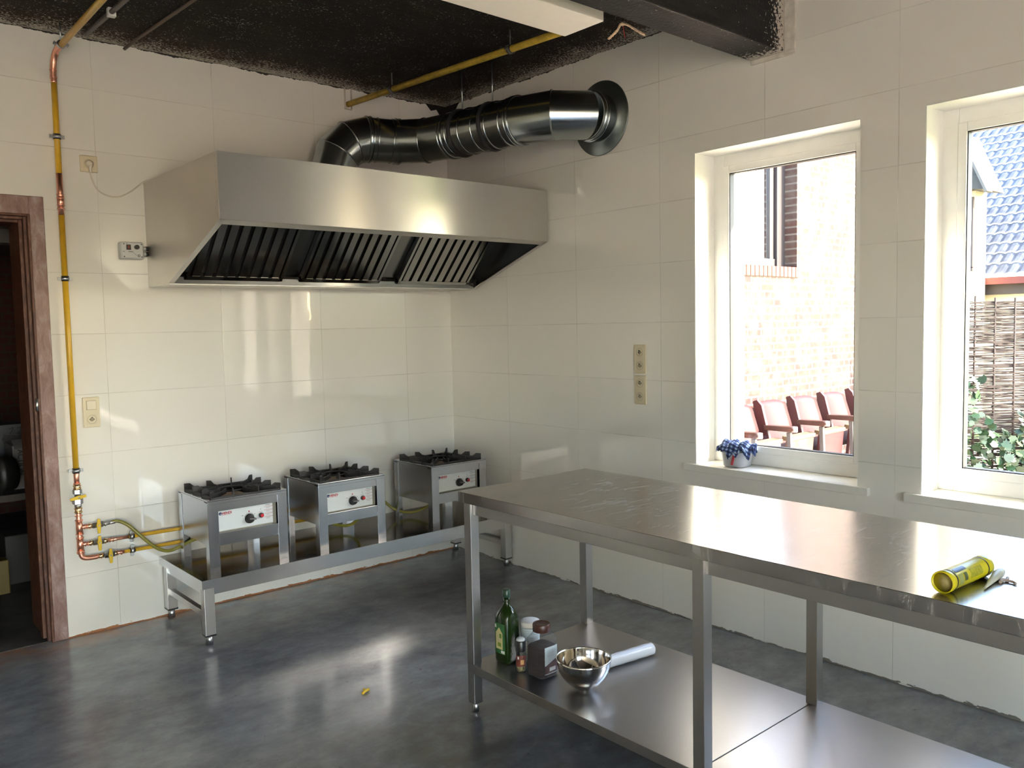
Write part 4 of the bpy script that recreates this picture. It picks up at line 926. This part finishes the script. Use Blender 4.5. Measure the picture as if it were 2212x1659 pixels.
bc = (-1.281, -2.460, SZ)
bo = MB(); outer = [(.020, 0)]+[(.098*sin(R_(a)), .1+.015-.113*cos(R_(a))) for a in range(14, 91, 6)]+[(.100, .1155)]
inner = [(.0965, .1155)]+[(.0955*sin(R_(a)), .1155-.1105*cos(R_(a))) for a in range(88, 3, -7)]+[(0, .005)]
bo.lathe(bc, outer+inner, 56); tag(bo.build('mixing_bowl', S_BOWL), 'round polished steel mixing bowl on the table shelf', 'bowl')
fr_ = thing('cling_film_roll', 'clear roll of cling film lying behind the steel bowl', 'roll', (-1.01, -2.41, SZ))
f0 = V((-1.175, -2.388, SZ+.0245)); f1 = V((-.862, -2.428, SZ+.0245)); dd_ = (f1-f0).normalized()
FILM = clear_plastic('cling_film', (.80, .84, .90), a=.55)
fm = MB(); prr = [(.0175, 0)]+[(.0235+.0008*sin(i*1.9), .001+i*(f1-f0).length/16*.985) for i in range(17)]+[(.0175, (f1-f0).length)]
fm.lathe(f0, prr, 28, dd_); fm.build('film', FILM, fr_)
MB().lathe(f0-dd_*.002, [(.0165, 0), (.0165, (f1-f0).length+.004), (.014, (f1-f0).length+.004), (.014, 0)], 24, dd_).build('cardboard_core', M('pale_card', (.62, .62, .62), .8), fr_)

# ---------------- silicone cartridge and nozzles on the top
ct = thing('sealant_cartridge', 'yellow sealant cartridge lying near the right end of the worktable', 'cartridge', (-1.30, -3.742, TT))
s0 = V((-1.405, -3.735, TT+.0255)); s1 = V((-1.195, -3.748, TT+.0255)); dS = (s1-s0).normalized(); Ls = (s1-s0).length
YC = M('sealant_yellow', (.72, .62, .015), .35)
MB().lathe(s0, [(.0195, .008), (.0235, .008), (.0235, 0), (.0255, .001), (.0255, .018), (.0243, .020), (.0243, Ls-.022), (.0255, Ls-.020), (.0255, Ls-.002), (.023, Ls), (0, Ls)], 40, dS).build('tube', YC, ct)
MB().lathe(s0, [(.0228, .0075), (0, .0065)], 32, dS).build('plunger', M('beige_plunger', (.42, .36, .14), .5), ct)
for o0, wd in ((.024, .005), (Ls-.030, .005)): MB().lathe(s0+dS*o0, [(.0244, 0), (.0247, .0002), (.0247, wd), (.0244, wd)], 36, dS).build('dark_band', INK, ct)
def band(a0, a1, l0, l1, mat, name):
    e1 = V((0, 0, 1)); e2 = dS.cross(e1); mb = MB(); vs = []
    for i in range(9):
        a = R_(a0+(a1-a0)*i/8)
        for ll in (l0, l1): vs.append(s0+dS*ll+(e1*cos(a)+e2*sin(a))*.0249)
    mb.add(vs, [(2*i, 2*i+1, 2*i+3, 2*i+2) for i in range(8)], True); return mb.build(name, mat, ct)
sgn = 1 if dS.cross(V((0, 0, 1))).y < 0 else -1
band(12*sgn, 38*sgn, .034, .085, NAVY, 'blue_print'); band(52*sgn, 110*sgn, .034, .055, M('grey_green_print', (.35, .38, .12), .5), 'pictogram'); band(52*sgn, 95*sgn, .060, .075, M('dark_olive_print', (.10, .13, .05), .5), 'barcode')
band(45*sgn, 95*sgn, .090, .150, M('olive_print', (.45, .42, .02), .5, var=.3, vscale=120), 'small_print')
nz = thing('cartridge_nozzle', 'long cream plastic nozzle lying beside the yellow cartridge', 'nozzle', (-1.25, -3.79, TT))
MB().tube([(-1.310, -3.792, TT+.0045), (-1.235, -3.785, TT+.010), (-1.205, -3.783, TT+.012), (-1.190, -3.782, TT+.012)], [.0025, .0085, .0115, .0115], 14).build('cone', M('cream_nozzle', (.70, .68, .55), .4), nz)
MB().tube([(-1.190, -3.782, TT+.012), (-1.172, -3.781, TT+.012)], [.008, .008], 12).build('thread', M('cream_nozzle', (.7, .68, .55), .4), nz)
cr_ = MB(); cr_.tube(bez([(-1.236, -3.800, TT+.004), (-1.222, -3.798, TT+.006), (-1.208, -3.804, TT+.004), (-1.190, -3.800, TT+.004)]), .0038, 8); cr_.tube(bez([(-1.215, -3.802, TT+.004), (-1.214, -3.818, TT+.004), (-1.222, -3.828, TT+.003)]), .0032, 8)
tag(cr_.build('sealant_scrap', M('pinkish_scrap', (.6, .45, .38), .6)), 'tiny curled scrap of cured sealant by the nozzle', 'scrap')
# yellow clip on the floor
yc = MB(); yc.tube([(-1.672, -1.572, .006), (-1.655, -1.560, .008), (-1.634, -1.556, .007)], [.005, .007, .006], 8); yc.tube([(-1.652, -1.560, .008), (-1.652, -1.545, .011)], [.006, .004], 8)
tag(yc.build('plastic_clip', YEL_PL), 'small yellow plastic clip lying on the concrete floor', 'clip')

# ---------------- tub with checked cloth on the sill
SZ2 = WZ0
tc = thing('plastic_tub', 'clear white plastic tub on the windowsill filled with rags', 'tub', (.078, -2.185, SZ2))
MB().lathe((.078, -2.185, SZ2+.001), [(.050, 0), (.055, .004), (.064, .068), (.069, .070), (.069, .074), (.062, .074), (.053, .006), (0, .005)], 40, sq=4).build('body', clear_plastic('milky_plastic', (.72, .76, .82), a=.45), tc)
MB().lathe((.078, -2.185, SZ2+.006), [(.046, 0), (.054, .050), (.040, .056), (0, .058)], 30, sq=4).build('contents', M('grey_rag_fill', (.20, .17, .16), .8, var=.5, vscale=25, bmp=.6, bscale=30), tc)
MB().obox((.012, -2.205, SZ2+.040), (1, 0, .1), (0, 1, .25), (0, -.25, 1), .0015, .006, .026).build('red_strip', M('red_strip', (.55, .06, .08), .5), tc)
def plaid():
    mt, n, l, b = new_mat('blue_check_cloth'); cc = coords(n, l, (1, 1, 1)); sp = n.new('ShaderNodeSeparateXYZ'); l.new(cc, sp.inputs[0])
    w1 = math_(n, l, 'GREATER_THAN', math_(n, l, 'SINE', math_(n, l, 'MULTIPLY', sp.outputs[1], 300)), .1)
    w2 = math_(n, l, 'GREATER_THAN', math_(n, l, 'SINE', math_(n, l, 'MULTIPLY', math_(n, l, 'ADD', sp.outputs[0], math_(n, l, 'MULTIPLY', sp.outputs[2], .8)), 300)), .1)
    f = math_(n, l, 'MULTIPLY', math_(n, l, 'ADD', w1, w2), .5)
    l.new(ramp(n, l, f, [(0, (.008, .012, .045)), (.5, (.035, .065, .19)), (1, (.30, .40, .56))], 'CONSTANT'), b.inputs['Base Color']); b.inputs['Roughness'].default_value = .9; return mt
nx = 40; vs = []; 
for i in range(nx+1):
    for jj in range(nx+1):
        u = i/nx*2-1; v_ = jj/nx*2-1; rr_ = max(abs(u), abs(v_))
        x = .078+u*.078*(1-.22*v_*v_); y = -2.180+v_*.092*(1-.18*u*u)
        z = SZ2+.100+.016*cos(u*2.2)*cos(v_*1.7)+.011*sin(u*7+v_*4)*(.4+rr_)+.008*sin(v_*11-u*3+1)-.034*max(0, rr_-.70)/.30*(.25+.9*sin(u*4+v_*6)**2)
        x = max(.001, min(x, .140)); vs.append((x, y, z))
mb = MB().add(vs, [(i*(nx+1)+jj, (i+1)*(nx+1)+jj, (i+1)*(nx+1)+jj+1, i*(nx+1)+jj+1) for i in range(nx) for jj in range(nx)], True)
clo = mb.build('checked_cloth', plaid()); so_ = clo.modifiers.new('solid', 'SOLIDIFY'); so_.thickness = .003
tag(clo, 'crumpled blue checked cloth heaped on the tub on the windowsill', 'cloth')

# ============================================================ STORE ROOM THINGS (behind the dark doorway)
tbm = thing('storage_bench', 'dark low workbench in the unlit store room behind the doorway', 'bench', (-2.5, 1.5, 0))
MB().box(-3.3, -2.10, 1.15, 1.95, .52, .56).build('top', M('dark_board', (.05, .04, .035), .7), tbm)
for x in (-3.25, -2.16):
    for y in (1.2, 1.88): MB().box(x, x+.05, y, y+.05, 0, .52).build('leg', M('dark_board', (.05, .04, .035), .7), tbm)
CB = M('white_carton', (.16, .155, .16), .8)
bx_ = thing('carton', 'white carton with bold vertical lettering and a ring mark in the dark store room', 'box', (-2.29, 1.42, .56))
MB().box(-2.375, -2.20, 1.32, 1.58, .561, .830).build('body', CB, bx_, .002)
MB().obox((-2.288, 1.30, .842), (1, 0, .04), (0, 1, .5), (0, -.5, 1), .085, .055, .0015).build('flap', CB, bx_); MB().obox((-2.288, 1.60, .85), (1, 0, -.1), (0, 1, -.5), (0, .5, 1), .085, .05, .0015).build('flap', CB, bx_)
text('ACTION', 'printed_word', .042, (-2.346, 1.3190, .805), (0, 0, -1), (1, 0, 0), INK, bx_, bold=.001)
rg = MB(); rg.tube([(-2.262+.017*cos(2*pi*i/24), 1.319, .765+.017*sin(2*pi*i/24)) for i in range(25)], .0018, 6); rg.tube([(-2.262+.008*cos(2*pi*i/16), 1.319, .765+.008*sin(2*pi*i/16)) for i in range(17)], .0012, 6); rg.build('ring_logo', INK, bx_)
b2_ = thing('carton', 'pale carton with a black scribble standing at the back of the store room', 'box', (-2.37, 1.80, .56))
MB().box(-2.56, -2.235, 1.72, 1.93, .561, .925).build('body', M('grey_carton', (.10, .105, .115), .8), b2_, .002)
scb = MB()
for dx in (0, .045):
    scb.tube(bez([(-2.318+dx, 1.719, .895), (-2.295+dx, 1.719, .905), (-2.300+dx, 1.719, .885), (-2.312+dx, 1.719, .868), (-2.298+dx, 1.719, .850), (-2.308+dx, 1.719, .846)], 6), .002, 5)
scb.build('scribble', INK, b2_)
dr = thing('duct_drum', 'dark ribbed metal drum lying in the store room in front of the carton', 'drum', (-2.46, 1.16, .56))
dm = MB(); a0_ = V((-2.66, 1.10, .690)); a1_ = V((-2.41, 1.17, .690)); dd2 = (a1_-a0_).normalized(); LL = (a1_-a0_).length
dm.lathe(a0_, [(0, 0), (.105, 0), (.118, .02), (.118, .10), (.124, .105), (.124, .12), (.118, .125), (.118, .16), (.124, .165), (.124, .18), (.112, .20), (.100, LL), (0, LL)], 36, dd2); dm.build('shell', M('dull_dark_metal', (.018, .018, .017), .5, .3), dr)
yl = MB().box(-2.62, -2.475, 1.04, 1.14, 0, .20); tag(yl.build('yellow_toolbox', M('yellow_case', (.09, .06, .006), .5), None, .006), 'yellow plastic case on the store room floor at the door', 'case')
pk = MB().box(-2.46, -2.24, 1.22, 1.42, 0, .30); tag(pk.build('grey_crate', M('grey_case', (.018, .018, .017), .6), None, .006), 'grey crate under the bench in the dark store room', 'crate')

# ============================================================ OUTSIDE
gm, n, l, b = new_mat('sunlit_paving'); f = noise(n, l, wpos(n, l), 3, 6)
l.new(ramp(n, l, f, [(.3, (.70, .56, .45)), (.7, (.80, .67, .55))]), b.inputs['Base Color']); b.inputs['Roughness'].default_value = .9
o = MB().box(WALLX, 7.2, -3.6, .3, -.20, -.05).build('paving', gm); tag(o, 'sunlit paving outside the windows', 'paving'); o['kind'] = 'structure'
lm, n, l, b = new_mat('lawn'); f = noise(n, l, wpos(n, l), 6, 8, .7)
l.new(ramp(n, l, f, [(.3, (.14, .17, .05)), (.7, (.34, .34, .14))]), b.inputs['Base Color']); b.inputs['Roughness'].default_value = .9
lw_ = MB(); lw_.box(WALLX, 40, -40, -3.6, -.20, -.06); lw_.box(7.2, 40, -3.6, 30, -.20, -.06);  o = lw_.build('lawn', lm); tag(o, 'grass beyond the paving', 'lawn'); o['kind'] = 'structure'
pm_, n, l, b = new_mat('warm_bounce_patio'); f = noise(n, l, wpos(n, l), 4, 6)  # unseen added ground, its warm pale colour chosen to bounce light indoors
l.new(ramp(n, l, f, [(.3, (.62, .46, .36)), (.7, (.74, .58, .47))]), b.inputs['Base Color']); b.inputs['Roughness'].default_value = .9
o = MB().box(-30, WALLX, -30, YB-.2, -.20, -.05).build('patio', pm_); tag(o, 'unseen patio added outside the rear doors for warm bounced light', 'patio'); o['kind'] = 'structure'
# brick building along y = -.45
BYW = -.45
bk = thing('brick_building', 'orange red brick building behind the row of red seats outside the window', 'building', (3.4, 0, -.05))
wx0, wx1, wz0, wz1 = 2.71, 3.575, 1.985, 3.55
w = MB(); w.box(WALLX+.001, wx0, BYW, BYW+.30, -.05, 4.6); w.box(wx1, 6.3, BYW, BYW+.30, -.05, 4.6); w.box(wx0, wx1, BYW, BYW+.30, -.05, wz0-.09); w.box(wx0, wx1, BYW, BYW+.30, wz1, 4.6)
w.build('brick_wall', BRICK_OUT, bk)
rl_ = MB(); 
for i in range(14): xs_ = wx0-.02+i*(wx1-wx0+.04)/14; rl_.box(xs_, xs_+(wx1-wx0+.04)/14-.010, BYW-.018, BYW+.12, wz0-.10, wz0-.012)
rl_.build('rowlock_sill', M('red_sill_brick', (.13, .035, .022), .85, var=.35, vscale=14), bk)
MB().box(wx0-.03, wx1+.03, BYW-.012, BYW+.12, wz0-.098, wz0-.02).build('sill_mortar', M('pale_mortar', (.2, .17, .14), .9), bk)
wd = MB(); DW = M('dark_window_wood', (.025, .02, .022), .5)
wd.box(wx0, wx0+.07, BYW+.14, BYW+.22, wz0, wz1); wd.box(wx1-.13, wx1, BYW+.12, BYW+.22, wz0, wz1); wd.box(wx0, wx1, BYW+.14, BYW+.22, wz0, wz0+.07); wd.box(wx1-.20, wx1-.14, BYW+.15, BYW+.21, wz0, wz1)
wf = wd.build('window_frame', DW, bk, .004)
MB().box(wx0+.07, wx1-.2, BYW+.17, BYW+.18, wz0+.07, wz1).build('window_pane', M('mirror_pane', (.85, .88, .9), .03, 1), wf)
# theatre seats
RED = M('faded_red_plywood', (.040, .0155, .0165), .55, var=.12, vscale=5, spec=.2)
REDD = M('dark_red_seat', (.035, .0045, .0065), .5, var=.35, vscale=12)
WOODA = M('worn_arm_wood', (.04, .014, .010), .45, var=.5, vscale=14)
IRON = M('grey_painted_iron', (.05, .046, .048), .5)
def seat(x0, label, fold_mat, pad=None):
    sp_ = .50; x1 = x0+sp_; c = thing('theatre_seat', label, 'seat', (x0+sp_/2, -.72, -.05), 'old theatre seats along the brick wall')
    mb = MB(); nn = 10; vs = []
    for i in range(nn+1):
        for jj in range(nn+1):
            u = i/nn; v_ = jj/nn
            x = x0+.045+u*(sp_-.10); z = .34+v_*.48; y = -.745+.165*v_-.035*(1-(2*u-1)**2)*-1
            if v_ > .9: z -= .03*abs(2*u-1)**4
            vs.append((x, y, z))
    mb.add(vs, [(i*(nn+1)+jj, (i+1)*(nn+1)+jj, (i+1)*(nn+1)+jj+1, i*(nn+1)+jj+1) for i in range(nn) for jj in range(nn)], True)
    bk_ = mb.build('backrest', RED, c); md = bk_.modifiers.new('solid', 'SOLIDIFY'); md.thickness = .014
    def standard(x):
        st = MB(); st.prism([(-.57, .83), (-.61, .845), (-.655, .80), (-.72, .56), (-.80, .30), (-.84, .0-.05), (-.72, -.05), (-.66, .30)], 'x', x-.016, x+.016)
        st.build('side_panel', REDD, c, .004)
        lg = MB(); lg.bar((x, -.90, .595), (x, -.93, -.045), .030, .036, (0, 1, 0)); lg.build('leg', IRON, c, .003)
        am = MB(); am.prism([(-.68, .60), (-.93, .60), (-.955, .615), (-.955, .630), (-.93, .645), (-.68, .640)], 'x', x-.030, x+.030); am.build('armrest', WOODA, c, .006, 3)
        MB().lathe((x, -.945, .600), [(.026, 0), (.028, .01), (.026, .044), (0, .048)], 16).build('arm_cap', M('pale_arm_cap', (.16, .13, .12), .4), c)
    standard(x1)
    fs = MB(); fs.prism([(-.800, .20), (-.835, .20), (-.865, .52), (-.83, .535)], 'x', x0+.055, x1-.055); fo = fs.build('folded_seat', fold_mat, c, .008, 3)
    fs = MB(); fs.prism([(-.795, .515), (-.872, .510), (-.878, .545), (-.80, .552)], 'x', x0+.050, x1-.050); fs.build('seat_edge', M('worn_tan_edge', (.10, .065, .035), .6, var=.4, vscale=18), fo, .006, 3)
    return c
seat(1.70, 'faded red theatre seat half hidden behind the window frame', REDD)
seat(2.20, 'faded red theatre seat with a purple folded seat, second from the left outside the window', M('purple_fabric', (.045, .035, .085), .7, var=.4, vscale=20))
seat(2.71, 'faded red theatre seat with a torn cream folded seat outside the window', M('torn_cream_red', (.07, .036, .025), .7, var=.5, vscale=10))
seat(3.22, 'faded red theatre seat with a dark red folded seat outside the window', REDD)
seat(3.74, 'faded red theatre seat at the right edge of the window view', REDD)
# wattle fence
P0 = V((4.95, -1.22, -.05)); P1 = V((6.45, -2.55, -.05)); fdv = (P1-P0); FL = fdv.length; fdv.normalize(); fnv = V((-fdv.y, fdv.x, 0))
wf_ = thing('wattle_fence', 'woven brown wattle fence seen through the right window', 'fence', P0)
TWIG = M('brown_twigs', (.019, .0105, .0085), .85, var=.5, vscale=30)
tw = MB(); z = .03
while z < 1.64:
    r_ = random.uniform(.003, .0065); gap = random.random(); a = random.uniform(-.2, .5); b4 = random.uniform(FL*.7, FL+.2); a = max(0, a); b4 = min(FL, b4); ph = random.choice((0, pi)); pts = []
    k_ = max(4, int((b4-a)/.09)); dz = random.uniform(-.03, .03)
    for i in range(k_+1):
        s3 = a+(b4-a)*i/k_; pts.append(P0+fdv*s3+fnv*.010*sin(s3/.17*pi+ph)+V((0, 0, .05+z+dz*i/k_+.005*random.uniform(-1, 1))))
    tw.tube(pts, r_, 5, False); z += random.choice((.0045, .005, .006, .007, .009, .020 if random.random() < .25 else .006))
tw.build('woven_twigs', TWIG, wf_)
for i in range(11):
    s3 = .06+i*.19; p = P0+fdv*s3; MB().tube([p, p+V((.01*random.uniform(-1, 1), 0, 1.70+.05*random.random()))], [.012, .009], 7).build('stake', TWIG, wf_)
# ivy
def ivy():
    mb = MB()
    for i in range(620):
        s3 = random.uniform(0, FL); hmax = .42+.35*sin(s3*4.3+1)**2
        h_ = random.random()**1.4*hmax
        if s3 < .28: h_ = random.random()*.95
        p = P0+fdv*s3-fnv*-1*0+fnv*(-1)*random.uniform(.03, .16)*(1 if fnv.dot(V((-3.4, -4.5, 0))-P0) < 0 else -1)+V((0, 0, h_+.05))
        n_ = V((random.uniform(-1, .1), random.uniform(-1, .1), random.uniform(-.1, .9))).normalized(); e1 = n_.orthogonal().normalized(); e1.rotate(Matrix.Rotation(random.uniform(0, 6.28), 3, n_)); e2 = n_.cross(e1); s4 = random.uniform(.028, .055)
        s4 *= 1.05; sh = [(0, -.9), (.55, -.75), (.95, -.1), (.55, .05), (.5, .55), (.22, .45), (0, 1.05), (-.22, .45), (-.5, .55), (-.55, .05), (-.95, -.1), (-.55, -.75)]
        mb.add([p+e1*a*s4+e2*b5*s4 for a, b5 in sh], [tuple(range(12))])
    return mb
iv = ivy().build('ivy', M('ivy_leaf', (.010, .030, .008), .45, var=.5, vscale=9)); tag(iv, 'green ivy climbing at the foot of the wattle fence', 'ivy', kind='stuff')
# neighbour house with grey pantiles
nh = thing('neighbour_house', 'neighbouring house with grey pantile roof and red gutter above the fence', 'house', (9.3, 2.0, -.05))
hx = 8.6; gz = 2.0
MB().box(hx+.25, hx+5, -3.2, 4.5, -.05, gz-.02).build('wall', M('pale_yellow_wall', (.72, .62, .44), .8), nh)
MB().box(hx-.02, hx+.10, -3.3, .36, gz-.09, gz).build('gutter', M('red_gutter', (.13, .025, .016), .5), nh)
MB().box(hx+.10, hx+.26, -3.3, .36, gz-.22, gz-.08).build('fascia', M('dark_soffit', (.04, .028, .022), .6), nh)
tl = MB(); nrow = 17; 
for i in range(nrow):
    xa = hx+i*.19; za = gz+.02+i*.19*.78
    vs = []; ny = 140
    for k in range(ny+1):
        y = -3.25+k*(6.2/ny); cz = .018*abs(sin(k*pi/3.0))
        vs += [(xa, y, za+cz+.022), (xa+.20, y, za+.20*.78+cz)]
    tl.add(vs, [(2*k, 2*k+1, 2*k+3, 2*k+2) for k in range(ny)])
tl.build('pantiles', M('grey_pantiles', (.075, .08, .098), .9, var=.3, vscale=8, spec=.05), nh)
# taller gable wall at its left end, with the sloping eave board
gx = 8.2
MB().box(gx, gx+.38, -.235, 2.6, -.05, 3.16).build('gable_wall', M('pale_yellow_wall', (.72, .62, .44), .8), nh)
gv = MB(); e0, e1, e2 = V((gx-.30, -.20, 3.74)), V((gx-.30, -.50, 3.04)), V((gx-.30, 1.0, 6.6))
gv.bar(V((gx-.30, .9, 6.2)), V((gx-.30, -.50, 3.02)), .03, .17, (1, 0, 0)); gv.build('bargeboard', M('weathered_board', (.10, .09, .08), .7), nh)
gv = MB(); gv.prism([(-.24, 3.10), (-.47, 3.06), (-.16, 3.80), (2.6, 3.80), (2.6, 3.10)], 'x', gx-.28, gx+.3); gv.build('gable_boarding', M('weathered_soffit', (.05, .045, .038), .7), nh)
MB().box(gx-.03, gx+.02, -.225, -.185, 2.12, 3.02).box(gx-.03, gx+.02, -.225, .60, 2.08, 2.13).build('window_frame', M('brown_window', (.06, .035, .028), .5), nh)
# far hedge and trees (seen only mirrored in the tiles and the brick building's pane)
HG = M('hedge_leaf', (.16, .24, .04), .8, var=.6, vscale=6)
def blob(name, label, c, rx, ry, rz, cat):
    mb = MB(); rnd = random.Random(int(c[0]*10))
    for i in range(420):
        th = rnd.uniform(0, 2*pi); ph = math.acos(rnd.uniform(-.6, 1)); q_ = rnd.uniform(.75, 1.0)
        p = V((c[0]+rx*q_*sin(ph)*cos(th), c[1]+ry*q_*sin(ph)*sin(th), c[2]+rz*q_*cos(ph)))
        n_ = V((rnd.uniform(-1, 1), rnd.uniform(-1, 1), rnd.uniform(-1, 1))).normalized(); e1 = n_.orthogonal().normalized(); e2 = n_.cross(e1); s4 = rnd.uniform(.10, .22)*max(rx, .8)*.8
        mb.add([p+e1*s4, p+e2*s4*.6, p-e1*s4, p-e2*s4*.6], [(0, 1, 2, 3)])
    root = thing(name, label, cat, (c[0], c[1], -.06))
    mb.build('foliage', HG, root); MB().cyl((c[0], c[1], -.06), (c[0], c[1], c[2]), .06+.03*rx, 10).build('stem', TWIG, root)
blob('garden_bush', 'green bush on the lawn far outside beyond the windows', (5.2, -14.5, 1.0), 1.6, 1.0, 1.1, 'bush')
blob('garden_bush', 'wide green bush at the garden edge outside', (9.5, -15.0, 1.3), 2.4, 1.2, 1.4, 'bush')
blob('garden_tree', 'conifer like green tree beyond the garden', (4.6, -24.0, 3.0), 1.6, 1.6, 3.0, 'tree')
